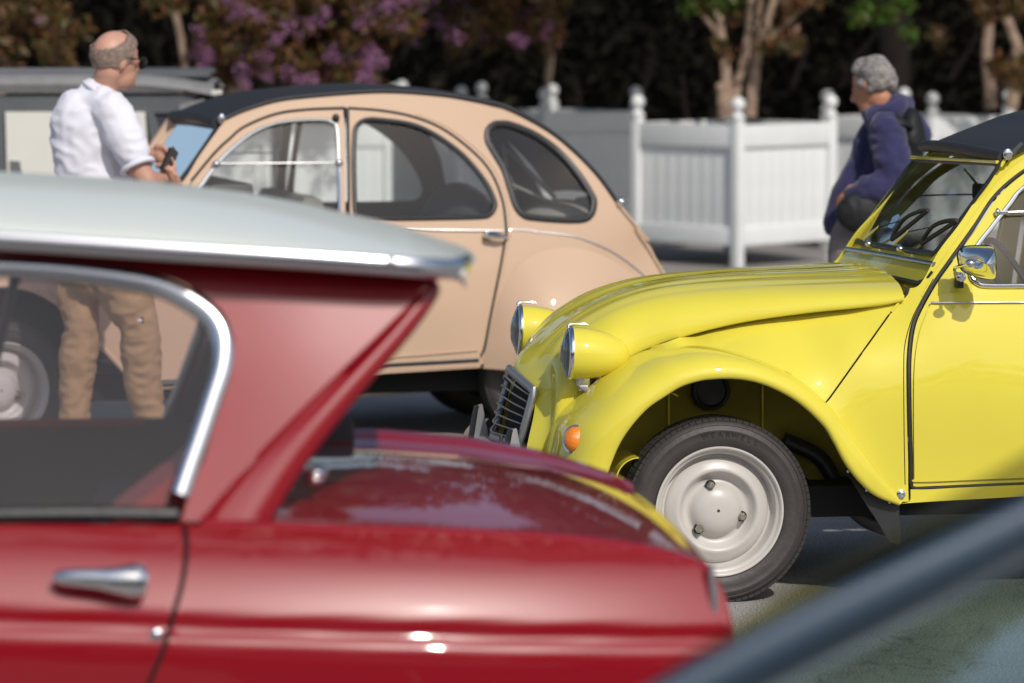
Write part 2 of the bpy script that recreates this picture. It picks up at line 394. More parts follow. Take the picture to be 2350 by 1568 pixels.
# ------------------------------------------------------------------ wheels
def wheel(parent, x, y, z, side=-1, steer=0, camber=0, letters=False, Rt=.295):
    k = Rt / .295
    MW = Matrix.Translation((x, y, z)) @ Matrix.Rotation(R(steer), 4, 'Z') @ (Matrix.Rotation(R(90), 4, 'X') if side < 0 else Matrix.Rotation(R(-90), 4, 'X'))
    tp = [(.203, -.012), (.208, -.003), (.218, .001), (.225, .004), (.240, .006), (.256, .004), (.258, .0055), (.262, .004), (.274, -.003), (.276, -.001), (.286, -.008), (.2925, -.022), (.295, -.036),
          (.2945, -.052), (.290, -.054), (.290, -.058), (.2945, -.060), (.2945, -.074), (.290, -.076), (.290, -.080), (.2945, -.082), (.295, -.098), (.2925, -.112), (.284, -.126), (.25, -.138), (.20, -.126)]
    g = G(); lathe(g, [(r * k, h) for r, h in tp], 96); w = g.obj('wheel', M['tyre'], parent, 60); w.matrix_local = MW; w.name = 'tyre_wheel'
    w.name = 'wheel'
    g = G()
    for i in range(84):                      # shoulder tread blocks
        a = 2 * math.pi * i / 84; m = Matrix.Rotation(a, 4, 'Z')
        for hh in (-.020, -.115):
            b = G(); box(b, (0, 0, 0), (.010, .0198, .024)); g.add([m @ (v + Vector((.2925 * k, 0, hh))) for v in b.v], b.f)
        for hh in (-.044, -.067, -.09):
            b = G(); box(b, (0, 0, 0), (.006, .018, .012)); g.add([m @ (v + Vector((.294 * k, 0, hh))) for v in b.v], b.f)
    t = g.obj('tread', M['tread'], w, False); t['kind'] = 'stuff'
    rp = [(.20, -.03), (.204, -.008), (.2085, -.001), (.2075, .003), (.203, .004), (.199, .001), (.1965, -.006), (.193, -.010), (.189, -.011), (.186, -.014), (.1835, -.022), (.180, -.044), (.175, -.052), (.169, -.052),
          (.1675, -.047), (.164, -.042), (.152, -.034), (.138, -.027), (.131, -.024), (.125, -.026), (.119, -.034), (.109, -.052), (.098, -.058), (.090, -.056), (.083, -.048), (.076, -.036), (.062, -.025), (.040, -.018), (.02, -.0155), (.0055, -.015), (.0045, -.03), (0.0001, -.03)]
    g = G(); lathe(g, [(r * k, h) for r, h in rp], 96); g.obj('rim', M['rim'], w, 50)
    for i in range(3):
        a = R(105 + 120 * i) if side < 0 else R(90 + 120 * i); cx, cy = .083 * k * math.cos(a), .083 * k * math.sin(a)
        g = G(); T = Matrix.Translation((cx, cy, 0)); lathe(g, [(.0001, -.048), (.016, -.046), (.0175, -.042), (.0165, -.040)], 20, T); g.obj('nut_pocket', M['trimgrey'], w)
        g = G(); lathe(g, [(.0135, -.05), (.0135, -.030), (.0115, -.026), (.0085, -.026), (.0085, -.018), (.0001, -.018)], 6, T); g.obj('wheel_nut', M['bolt'], w, 25)
    if letters:
        txt = 'WEARWELL'
        for i, ch in enumerate(txt):
            cu = bpy.data.curves.new('sidewall_letter', 'FONT'); cu.body = ch; cu.size = .024; cu.extrude = .0012; cu.align_x = 'CENTER'; cu.align_y = 'CENTER'
            tmp = bpy.data.objects.new('tmp', cu); me = bpy.data.meshes.new_from_object(tmp); me.name = 'sidewall_letter'
            bpy.data.objects.remove(tmp); bpy.data.curves.remove(cu); me.materials.clear(); me.materials.append(M['rubber'])
            a = R(90 + 15 - i * 5.6 + (-4)); o = bpy.data.objects.new('sidewall_letter', me); COL.objects.link(o); o.parent = w
            o.matrix_local = Matrix.Rotation(a - math.pi / 2, 4, 'Z') @ Matrix.Translation((0, .246, .0062))
    return w

# ------------------------------------------------------------------ YELLOW CAR
def yellow_car():
    C = Car(1670, 12.2, 9.0, 1.48); car = empty('yellow_car', C.O, C.a, label='bright yellow vintage car with separate round headlamps and black roll-top roof', cat='car')
    Y = M['yellow']
    fld = C.tps([(2066, 1152, .075), (2350, 1135, .09), (2700, 1110, .10), (3300, 1080, .12), (2100, 900, .055), (2350, 880, .055), (2700, 850, .06), (3300, 820, .1),
                 (2110, 716, .125), (2350, 692, .115), (2700, 670, .12), (3300, 640, .16), (2184, 594, .17), (2236, 520, .205), (2290, 440, .245), (2350, 375, .27), (2500, 290, .30), (2800, 230, .31), (3100, 280, .31),
                 (2058, 694, .175), (1998, 702, .20), (1945, 712, .225), (1875, 722, .245), (1805, 730, .265), (1700, 744, .29), (1594, 768, .315), (1472, 810, .345), (1400, 850, .36),
                 (1523, 803, .24), (1580, 797, .22), (1630, 799, .195), (1682, 811, .165), (1770, 842, .115), (1815, 860, .095), (1875, 909, .07), (1945, 997, .055),
                 (1950, 790, .125), (1850, 780, .19), (2000, 900, .06), (2040, 1000, .06), (1900, 850, .10)])
    S = C.skin(fld)
    gapline = [(2600, 292), (2500, 322), (2420, 354), (2350, 392), (2286, 447.5), (2236.5, 520.5), (2183.7, 593.7), (2142.7, 652.2), (2107.5, 716), (2093.4, 758), (2086.4, 821), (2086, 891), (2088, 997), (2090, 1060), (2090, 1108)]
    crest = [(2066, 1153), (2040, 1122), (2012, 1088), (1975, 1035), (1945, 997), (1912, 950), (1875, 909), (1815, 860), (1770, 842), (1725, 823), (1682, 811), (1630, 799), (1580, 797), (1523, 803.5), (1472, 812), (1385, 858)]
    hoodedge = [(1385, 856), (1402, 846), (1472.7, 803.8), (1523.8, 786), (1594, 761.5), (1699.6, 737), (1805, 721), (1875, 712.3), (1945.7, 705.3), (1998, 700.4), (2060, 693)]
    frontpost = [(2066, 690), (2080, 662)], [(2080, 662), (2112, 650), (2154, 575), (2200, 515), (2250, 440), (2296, 374)], [(2296, 374), (2320, 361), (2350, 345), (2420, 314), (2500, 285), (2600, 262)], [(2600, 262), (2600, 292)]
    # wing side and windscreen post: split by the removable wing's joint
    joint = [(1891, 930), (1917.6, 895), (2040.6, 722.8), (2066, 690)]
    c1 = [p for p in crest if p[0] > 1885]; c2 = [p for p in crest if p[0] < 1885]
    panel(S, 'wing_side', [hoodedge, joint[::-1], [(1888, 921), (1875, 909)] + c2[1:]], Y, car, inset=.0016, res=.03)
    panel(S, 'scuttle_side', [joint, *frontpost, [(p[0] - 5, p[1]) for p in gapline if p[0] < 2600], [(2086, 1108), (2086, 1152)], [(2086, 1152), (2066, 1153)], c1[1:]], Y, car, inset=.0014, res=.03)
    trimline(S, 'joint_gap', [(1897, 922), (1917.6, 895), (2040.6, 722.8)], .0032, M['black'], car, off=-.001)
    trimline(S, 'post_seam', [(2142, 640), (2112, 694), (2092, 735), (2077, 790), (2074, 850), (2075, 1000), (2077, 1112)], .0016, M['seal'], car, off=.0)
    trimline(S, 'door_seal', gapline, .0052, M['seal'], car, off=-.001, flat=.7)
    trimline(S, 'rail_crease', [(2116, 680), (2150, 616), (2196, 552), (2250, 470), (2300, 405), (2350, 362), (2450, 300)], .0022, Y, car, off=.0005)
    # front door
    win = [(2350, 430), (2312.5, 473.6), (2271.5, 526), (2242, 564.5), (2226, 605), (2229, 636), (2242, 650), (2266, 656), (2350, 656), (2480, 655), (2520, 645), (2530, 560), (2525, 420), (2500, 375), (2440, 378)]
    dl = [(p[0] + 5, p[1] + 2) for p in gapline][1:]
    door_seg = [dl, [(2096, 1117), (2104, 1119)], [(2104, 1119), (2308, 1110), (2580, 1100)], [(2580, 1100), (2580, 700), (2575, 320)]]
    door_seg[-1] = [(2580, 1100), (2578, 700), (2572, 306)]; door_seg[0] = [(2560, 303)] + dl
    d = panel(S, 'front_door', door_seg, Y, car, holes=[(win, -.004, True)], inset=.002, res=.04, off=-.004)
    sk = [(2268, 700), (2480, 690), (2545, 690)]
    inner = [[(2128, 712), (2108, 770), (2098, 850), (2097, 990), (2098, 1098)], [(2098, 1098), (2110, 1106), (2308, 1098), (2560, 1090)], [(2560, 1090), (2560, 900), (2558, 668)], [(2558, 668), (2350, 671), (2200, 672), (2150, 680), (2128, 712)]]
    panel(S, 'door_skin', inner, Y, d, res=.05, off=.0035, thick=.006)
    trimline(S, 'sill_seal', [(2090, 1108), (2104, 1121), (2200, 1117), (2308, 1112), (2580, 1102)], .0045, M['seal'], car, off=-.002, flat=.7)
    trimline(S, 'window_frame', win, .0075, M['chrome'], d, off=.004, closed=True, flat=.5)
    panel(S, 'window_pane', win, M['glass'], d, cs=True, thick=0, off=-.012, res=.08)
    trimline(S, 'waist_moulding', [(2134, 694.5), (2240, 693.5), (2350, 693), (2560, 692)], .0035, M['steel'], d, off=.009)
    trimline(S, 'window_bar', [(2290, 486), (2300, 487), (2350, 485.5), (2525, 484)], .0032, M['steel'], d, off=.012)
    g = G(); p = S.to3([S.to2(2287, 487)], .012)[0]; ell(g, p, (.008, .010, .014)); box(g, p + Vector((.02, -.002, 0)), (.03, .012, .012), bev=.003); g.obj('window_catch', M['chrome'], d)
    # sill and the part of the body beyond the frame
    panel(S, 'sill', [[(2090, 1124), (2308, 1114), (2600, 1104), (3250, 1085)], [(3250, 1085), (3250, 1108)], [(3250, 1108), (2600, 1128), (2213, 1147), (2066, 1156)], [(2066, 1156), (2088, 1150), (2090, 1124)]], Y, car, res=.04)
    rw = [(2630, 640), (2632, 420), (2660, 370), (2760, 375), (2880, 440), (2960, 560), (2960, 640), (2930, 655), (2660, 655)]
    qw = [(3010, 400), (3080, 430), (3180, 560), (3200, 640), (3150, 655), (3060, 640), (3030, 560), (2990, 440)]
    panel(S, 'rear_side', [[(2590, 1100), (2590, 300), (2600, 262)], [(2600, 262), (2750, 242), (2900, 255), (3050, 315), (3200, 430), (3320, 620), (3420, 860), (3440, 940)], [(3440, 940), (3250, 960), (2980, 970)], [(2980, 970), (2950, 1094), (2590, 1104)]], Y, car, holes=[(rw, 0, True), (qw, 0, True)], res=.06)
    for w_ in (rw, qw): panel(S, 'rear_window_pane', w_, M['glass'], car, cs=True, thick=0, off=-.01, res=.1)
    for nm in ('scuttle_side', 'wing_side', 'front_door', 'rear_side', 'sill'):
        for o in [x for x in car.children if x.name.split('.')[0] == nm]: mirror(o, C.W)
    # front mudguard: lip on the arch, crest where it meets the wing
    lip = [(1362, 1190, .04), (1378, 1125, .03), (1401, 1056, .02), (1423, 1008, .01), (1454, 965, .002), (1487, 931, 0), (1524, 906, 0), (1559, 884.6, 0), (1594, 872.3, 0), (1629, 866, 0), (1682, 864.5, 0), (1734.7, 872, 0), (1787.5, 891.6, 0), (1840, 923, 0), (1893, 972.5, .003), (1918, 1012, .008), (1946, 1064, .015), (1981, 1108, .03), (2016, 1137, .05), (2064, 1156, .075)]
    cst = [(1215, 1190, .36), (1236, 1120, .35), (1256, 1043, .35), (1276, 972, .35), (1312, 928, .345), (1348, 890, .34), (1388, 858, .33), (1472, 812, .30), (1523, 803, .26), (1580, 797, .225), (1640, 801, .19), (1705, 817, .15), (1770, 842, .115), (1830, 874, .09), (1885, 920, .07), (1912, 950, .062), (1955, 1012, .054), (2000, 1072, .058), (2030, 1110, .068), (2067, 1153, .078)]
    L3 = cat([tuple(C.pt(*q)) for q in lip], 5); K3 = cat([tuple(C.pt(*q)) for q in cst], 5); rows = []
    for a, b in zip(L3, K3):
        row = []; a = Vector(a); b = Vector(b)
        inw = (a - Vector((0, 0, .3))); inw.y = 0; inw.normalize()
        row.append(a + Vector((0, .035, 0)) + inw * .004); row.append(a + Vector((0, .012, 0)) - inw * .003); row.append(a - inw * .002 + Vector((0, .004, 0)))
        for i in range(15):
            t = i / 14 * math.pi / 2; e = .82
            s_ = math.sin(t) ** e; c_ = 1 - math.cos(t) ** e
            p = Vector((a.x + (b.x - a.x) * s_, a.y + (b.y - a.y) * c_, a.z + (b.z - a.z) * s_)); row.append(p)
        rows.append(row)
    V, Fs = grid(rows, .006, flip=False); o = mobj('mudguard', V, Fs, Y, car, True)
    mirror(o, C.W)
    # bonnet
    E = [(1205, 1062, .45), (1254, 1043, .40), (1276, 972, .36), (1310, 930, .345), (1350, 888, .335), (1402, 847, .32), (1472.7, 804.5, .31), (1560, 772, .285), (1700, 737.5, .255), (1850, 715.5, .215), (1960, 704.5, .185), (2030, 697, .165), (2074, 688, .152)]
    Cn = [(1172, 862, .74), (1180, 822, .80), (1215, 780, .86), (1262, 737, .90), (1320, 701, .92), (1400, 667, .94), (1500, 642, .95), (1620, 628.5, .95), (1740, 621, .96), (1830, 617.5, .98), (1890, 614.5, 1.0), (1925, 612.5, 1.02), (1962, 612, 1.02)]
    E3 = cat([tuple(C.pt(*q)) for q in E], 7); C3 = []
    for q in Cn:
        p = C.pt(*q); C3.append((p.x - (q[2] - .74) * .0, .74, p.z + .02 * (q[2] - .74) / .28))
    C3 = cat(C3, 7); rows = []; n = len(E3)
    for j, (a, b) in enumerate(zip(E3, C3)):
        a = Vector(a); b = Vector(b); half = []; fr = min(1, j / (n * .22)); bk = j / (n - 1); ex = .62 + .22 * bk
        tail = max(0, (bk - .55) / .45)
        for i in range(36):
            t = i / 35 * math.pi / 2
            s_ = math.sin(t) ** (ex); c_ = 1 - math.cos(t) ** ex
            p = Vector((a.x + (b.x - a.x) * (c_ if j < 12 else c_), a.y + (b.y - a.y) * c_, a.z + (b.z - a.z) * s_))
            w = 1 - c_
            for cc, wd, dp in ((.16, .05, .0055), (.44, .055, .006), (.70, .05, .003)):
                p.z -= dp * fr * math.exp(-((w - cc) / wd) ** 2) * (1 - .5 * tail)
            p.x += .040 * math.sin(2 * t) * max(0, 1 - j / 26) ** 1.5
            half.append(p)
        lipa = half[0] + Vector((0, .02, -.004)); lipb = half[0] + Vector((0, .004, -.006))
        L = [lipa, lipb] + half; Rr = [Vector((p.x, C.W - p.y, p.z)) for p in L[:-1]][::-1]
        rows.append(L + Rr)
    V, Fs = grid(rows, .004, flip=True); mobj('bonnet', V, Fs, Y, car, True)
    # grille: frame, slats, bars
    A0 = C.pt(1166, 848, .74); nc = C.pt(1223, 897, .485); nb = C.pt(1189, 1018, .50); cb = C.pt(1128, 1005, .74)
    fc = lambda p: Vector((p.x, C.W - p.y, p.z))
    nc2 = nc.lerp(A0, .06)
    loop = [A0, nc, nc.lerp(nb, .5) + Vector((0, -.008, 0)), nb, cb, fc(nb), fc(nc.lerp(nb, .5)) + Vector((0, .008, 0)), fc(nc)]
    g = G(); pts = []
    for i in range(len(loop)):
        a, b = loop[i], loop[(i + 1) % len(loop)]
        for k in range(6): pts.append(a.lerp(b, k / 6))
    tube(g, [p + Vector((.004, 0, 0)) for p in pts], .0165, 10, True, False, .8, (-1, 0, 0)); g.obj('grille_frame', M['alu'], car)
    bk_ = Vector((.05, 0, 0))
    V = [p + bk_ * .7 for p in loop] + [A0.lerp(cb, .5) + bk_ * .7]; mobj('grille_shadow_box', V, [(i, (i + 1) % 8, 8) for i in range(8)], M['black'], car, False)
    for i in range(7):
        f = .10 + i * .135; a = nc.lerp(nb, f); c_ = A0.lerp(cb, f) + Vector((-.004, 0, 0)); dz = Vector((0, 0, -.012 * (1 - f)))
        g = G(); pts = cat([tuple(a), tuple(a.lerp(c_, .5) + Vector((-.006, 0, 0))), tuple(c_), tuple(fc(a).lerp(c_, .5) + Vector((-.006, 0, 0))), tuple(fc(a))], 5)
        tube(g, pts, .0045, 6, False, True, .45, (0, 0, 1)); g.obj('grille_slat', M['alu'], car)
    for f in (.22, .5, .78):
        a = loop[1].lerp(fc(nc), f) + Vector((.02, 0, 0)); b = nb.lerp(fc(nb), f) + Vector((.02, 0, 0))
        g = G(); tube(g, [a, b], .003, 6); g.obj('grille_bar', M['trimgrey'], car)
    # nose valance, bumper, overriders, number plate
    g = G(); ctr = C.pt(1160, 1060, .60)
    prof = [(.06, .02), (0, .0), (-.012, -.03), (0, -.07), (.03, -.08)]
    rows = []
    for i in range(25):
        y = .06 + (C.W - .12) * i / 24; bow = .10 * (1 - ((y - .74) / .68) ** 2)
        rows.append([Vector((-.60 - bow + a, y, .44 + b)) for a, b in prof])
    V, Fs = grid(rows, .004, flip=True); mobj('bumper', V, Fs, M['alu'], car, True)
    for (us, vs_) in ((0, 0), (1, 1)):
        if us == 0: top, bl, br, dd = (1176, 984), (1160, 1062), (1199, 1062), .50
        else: top, bl, br, dd = (1098, 929), (1076, 1062), (1130, 1062), .92
        a, b, c_ = C.pt(*top, dd), C.pt(*bl, dd), C.pt(*br, dd); g = G()
        w0 = .018; vs2 = []
        for p, w_ in ((a, .012), (b, .026), (c_, .026)): vs2 += [p + Vector((0, -w_, 0)), p + Vector((0, w_, 0))]
        a2 = a + Vector((.012, 0, .002)); vs2 += [a2 + Vector((0, -.012, 0)), a2 + Vector((0, .012, 0))]
        g.add(vs2, [(0, 1, 3, 2), (2, 3, 5, 4), (4, 5, 7, 6), (6, 7, 1, 0), (0, 2, 4, 6), (1, 7, 5, 3)]); g.obj('overrider', M['alu'], car, 20)
        g = G(); e_ = [b + Vector((-.006, 0, 0)), b.lerp(a, .8) + Vector((-.006, 0, 0)), a + Vector((-.004, 0, -.004))]; tube(g, e_, .011, 8, flat=1.4, up=(0, 1, 0)); g.obj('overrider_rubber', M['rubber'], car)
    g = G(); box(g, C.pt(1148, 1008, .74) + Vector((-.012, 0, 0)), (.012, .24, .05), bev=.003); g.obj('plate_lamp_bar', M['trimgrey'], car)
    g = G(); box(g, C.pt(1146, 1038, .74) + Vector((-.02, 0, 0)), (.008, .40, .075), bev=.002); g.obj('number_plate', M['rim'], car)
    pg = [C.pt(*q) for q in ((1386, 860, .30), (1350, 892, .315), (1314, 931, .325), (1278, 974, .335), (1258, 1043, .335), (1240, 1110, .335))]
    g = G(); tube(g, cat([tuple(p) for p in pg], 5), .0065, 8); g.obj('mudguard_gap', M['black'], car)
    # headlamps
    def lamp(cu, cv, d, ru, rim_u):
        c = C.pt(cu, cv, d)
        T = Matrix.Translation(c) @ Matrix.Rotation(R(-4), 4, 'Z') @ Matrix.Rotation(R(-90 + 2), 4, 'Y')     # local +z looks forward
        r0 = ru
        g = G(); lathe(g, [(r0 * .985, -.002), (r0 * 1.0, -.02), (r0 * .985, -.05), (r0 * .92, -.09), (r0 * .80, -.125), (r0 * .60, -.158), (r0 * .36, -.178), (r0 * .14, -.187), (.0001, -.189)], 48, T); h = g.obj('headlamp', Y, car, 50)
        g = G(); lathe(g, [(r0 * .99, -.004), (r0 * 1.045, -.003), (r0 * 1.055, .004), (r0 * 1.03, .010), (r0 * .96, .012), (r0 * .95, .004)], 48, T); g.obj('lamp_rim', M['chrome'], h, 60)
        g = G(); lathe(g, [(r0 * .95, .006), (r0 * .80, .016), (r0 * .55, .027), (r0 * .3, .033), (.0001, .035)], 40, T); g.obj('lamp_glass', M['lens'], h, 60)
        g = G(); lathe(g, [(r0 * .95, .004), (r0 * .85, -.02), (r0 * .6, -.05), (r0 * .3, -.066), (.0001, -.07)], 40, T); g.obj('reflector', M['reflector'], h, 60)
        g = G()
        for k in range(-7, 8):
            y = k * r0 * .12; hh = math.sqrt(max(0, (r0 * .9) ** 2 - y * y)); tube(g, [T @ Vector((hh * q, y, .008 + .024 * (1 - (hh * q / r0) ** 2 - (y / r0) ** 2))) for q in (-1, -.6, -.2, .2, .6, 1)], .0016, 5)
        g.obj('lens_ribs', M['lens'], h)
        g = G(); q = lambda x, y, z: T @ Vector((x, y, z))
        tube(g, [q(r0 * 1.0, 0, .012), q(r0 * 1.08, 0, .013), q(r0 * 1.14, 0, .006), q(r0 * 1.14, 0, -.045), q(r0 * 1.10, 0, -.052)], .0042, 8, flat=1.0, up=(0, 1, 0)); g.obj('lamp_clip', M['chrome'], h)
        return h
    lamp(1310, 811, .31, .083, 0); lamp(1194, 757, 1.17, .083, 0)
    g = G(); a = C.pt(1336, 868, .33); box(g, a, (.045, .05, .05), bev=.006); box(g, a + Vector((.0, -.0, -.03)), (.03, .06, .02), bev=.004); g.obj('lamp_bracket', M['steel'], car)
    g = G(); b = Vector((a.x, C.W - a.y, a.z)); box(g, b, (.045, .05, .05), bev=.006); tube(g, [a + Vector((.01, .02, -.03)), b + Vector((.01, -.02, -.03))], .016, 10); g.obj('lamp_crossbar', M['alu'], car)
    g = G(); tube(g, cat([tuple(C.pt(*q)) for q in ((1336, 893, .30), (1348, 897, .28), (1362, 888, .28), (1372, 872, .29), (1376, 860, .30))], 5), .0055, 8); g.obj('lamp_cable', M['seatcloth'], car)
    g = G(); tube(g, cat([tuple(C.pt(*q)) for q in ((1366, 857, .29), (1374, 852, .28), (1378, 862, .28), (1376, 875, .29))], 5), .004, 8); g.obj('yellow_lead', Y, car)
    # indicator
    c = C.pt(1320, 1009, .115)
    nrm = Vector((-.52, -.80, .30)).normalized(); T = Matrix.Translation(c) @ nrm.to_track_quat('Z', 'Y').to_matrix().to_4x4() @ Matrix.Diagonal((1.0, 1.15, 1, 1))
    g = G(); T = T @ Matrix.Scale(1.15, 4); lathe(g, [(.031, -.02), (.0335, -.002), (.036, .002), (.0355, .006), (.031, .007)], 32, T); ind = g.obj('indicator', M['chrome'], car, 50)
    g = G(); lathe(g, [(.031, .004), (.029, .014), (.022, .022), (.012, .028), (.0001, .030)], 32, T)
    g.obj('amber_lens', M['amber'], ind, 50)
    # windscreen wall
    PW = C.plane(C.pt(2112, 652, .25), C.pt(2296, 374, .25))
    rub = [(2154.5, 573.5), (2230, 473), (2290, 388), (2288, 378), (2276, 376), (2190, 372), (2113, 369), (2094, 376), (2040, 450), (1985, 525), (1968, 548), (1972, 556), (2000, 562), (2080, 575), (2130, 582)]
    wall = [[(2116, 652), (2154, 590), (2294, 380), (2297, 372)], [(2297, 372), (2200, 367), (2098, 362)], [(2098, 362), (2030, 450), (1960, 545), (1912, 606)], [(1912, 606), (1905, 620)], [(1905, 620), (2000, 650), (2070, 676), (2098, 682)], [(2098, 682), (2116, 652)]]
    panel(PW, 'windscreen_surround', wall, Y, car, holes=[(rub, 0, True)], res=.05, front=(-1, 0, .6))
    trimline(PW, 'windscreen_rubber', rub, .0105, M['rubber'], car, off=.004, closed=True, flat=.6, up=tuple(PW.nrm))
    gl = panel(PW, 'windscreen', rub, M['glassw'], car, cs=True, thick=0, off=.003, res=.2, front=(-1, 0, .6))
    flap = [(1947, 578), (2047, 595), (2149, 613), (2144, 628), (2131, 643), (2113, 650), (2017, 629), (1924, 609)]
    vf = panel(PW, 'vent_flap', [flap[:3], flap[2:6], flap[5:], [flap[-1], flap[0]]], Y, car, off=.014, thick=.008, res=.06, front=(-1, 0, .6))
    trimline(PW, 'vent_strip', [(1950, 577), (2051, 594), (2154, 613)], .0085, M['steel'], vf, off=.018, flat=.5, up=tuple(PW.nrm))
    trimline(PW, 'vent_rubber', [(1920, 610), (2016, 633), (2111, 653), (2132, 645), (2146, 628)], .0065, M['rubber'], vf, off=.012, flat=.7, up=tuple(PW.nrm))
    g = G(); ell(g, PW.to3([PW.to2(1939, 617)], .02)[0], (.011, .011, .011)); g.obj('washer_jet', M['chrome'], car)
    for (pv, a1, a2, b1, b2) in (((2004, 568), (2000, 560), (2034, 535), (2053, 555), (2137, 487)), ((2077, 579), (2070, 570), (2103, 546), (2122, 564), (2204, 511))):
        pp = lambda q, o_: PW.to3([PW.to2(*q)], o_)[0]
        g = G(); ell(g, pp(pv, .02), (.013, .012, .012)); tube(g, [pp(pv, .0), pp(pv, .03)], .009, 10); wp = g.obj('wiper', M['chrome'], car)
        g = G(); tube(g, [pp(a1, .03), pp(a2, .036)], [.011, .006], 8, flat=.5, up=tuple(PW.nrm)); g.obj('wiper_arm', Y, wp)
        mid = ((b1[0] + b2[0]) / 2, (b1[1] + b2[1]) / 2 - 6)
        g = G(); tube(g, [pp(a2, .036), pp(mid, .03)], .0022, 6); g.obj('wiper_rod', M['seal'], wp)
        g = G(); bl = [pp((b1[0] + (b2[0] - b1[0]) * k / 6, b1[1] + (b2[1] - b1[1]) * k / 6), .012) for k in range(7)]; tube(g, bl, .008, 6)
        L_ = lambda f, o_, dv=0: pp((b1[0] + (b2[0] - b1[0]) * f, b1[1] + (b2[1] - b1[1]) * f + dv), o_)
        tube(g, cat([tuple(L_(.02, .014)), tuple(L_(.2, .024, -5)), tuple(L_(.5, .032, -8)), tuple(L_(.8, .024, -5)), tuple(L_(.98, .014))], 5), .0075, 6)
        g.obj('wiper_blade', M['seal'], wp)
    trimline(PW, 'surround_rail', [(2098, 366), (2200, 371), (2296, 377)], .006, Y, car, off=.012, up=tuple(PW.nrm))
    # roll-top roof
    E = [(2303, 372, .25), (2305, 364, .245), (2318, 355, .25), (2350, 339, .26), (2420, 307, .28), (2500, 277, .29), (2650, 243, .30), (2800, 234, .30), (2950, 264, .30), (3100, 337, .28), (3230, 466, .26)]
    top = [(2200, 369, .74), (2196, 352, .74), (2200, 333, .74), (2242, 310, .74), (2350, 276, .74), (2450, 254, .74), (2620, 232, .74), (2780, 228, .74), (2920, 250, .74), (3060, 320, .74), (3180, 450, .74)]
    far_sil = [(2139, 312), (2242, 279), (2350, 264)]
    E3 = cat([tuple(C.pt(*q)) for q in E], 5); T3 = []
    for i, q in enumerate(E):
        p = C.pt(*q); crown = [.0, .006, .018, .018, .015, .016, .02, .03, .03, .03, .03][i]; T3.append((p.x - (.03 if i < 4 else 0), .74, p.z + crown))
    T3 = cat(T3, 5); rows = []
    for a, b in zip(E3, T3):
        a = Vector(a); b = Vector(b); half = []
        for i in range(14):
            f = i / 13; half.append(Vector((a.x + (b.x - a.x) * math.sin(f * math.pi / 2), a.y + (b.y - a.y) * f, a.z + (b.z - a.z) * math.sin(f * math.pi / 2) ** .8)))
        rows.append(half + [Vector((p.x, C.W - p.y, p.z)) for p in half[:-1]][::-1])
    V, Fs = grid(rows, .008, flip=True); rf = mobj('roll_top_roof', V, Fs, M['fabric_roof'], car, True)
    lo = C.pt(2303, 361, .245); g = G()
    ys = [.245 + (C.W - .49) * k / 12 for k in range(13)]
    tube(g, [Vector((lo.x - .022 * math.sin(math.pi * k / 12), y, lo.z + .012 * math.sin(math.pi * k / 12))) for k, y in enumerate(ys)], .021, 12); g.obj('roof_roll', M['fabric_roof'], rf)
    g = G(); q = C.pt(2313, 354, .235); ell(g, q, (.016, .006, .019)); g.obj('roof_end_cap', M['chrome'], rf)
    g = G(); tube(g, [q + Vector((.015, .006, -.004)), C.pt(2328, 346, .25), C.pt(2345, 330, .26)], .008, 8); g.obj('roof_clip', M['trimgrey'], rf)
    # roof side rail below the fabric, on the windscreen header
    # door mirror
    g = G(); m0 = C.pt(2253, 601, -.06)
    rows = []
    for (xo, hw, hh, sk_) in ((.033, .006, .046, 0), (.030, .006, .05, 0), (.02, .02, .052, .0), (.0, .045, .048, -.004), (-.018, .050, .034, -.008), (-.032, .035, .02, -.01), (-.037, .004, .004, -.01)):
        ring = []
        for k in range(24):
            a = 2 * math.pi * k / 24; ca, sa = math.cos(a), math.sin(a); e = .55
            ring.append(m0 + Vector((xo, hw * abs(ca) ** e * (1 if ca > 0 else -1) + .0, hh * abs(sa) ** e * (1 if sa > 0 else -1) + sk_)))
        rows.append(ring)
    return C, car, fld, S, m0
C_Y, yel, fldY, SY, mir0 = yellow_car()
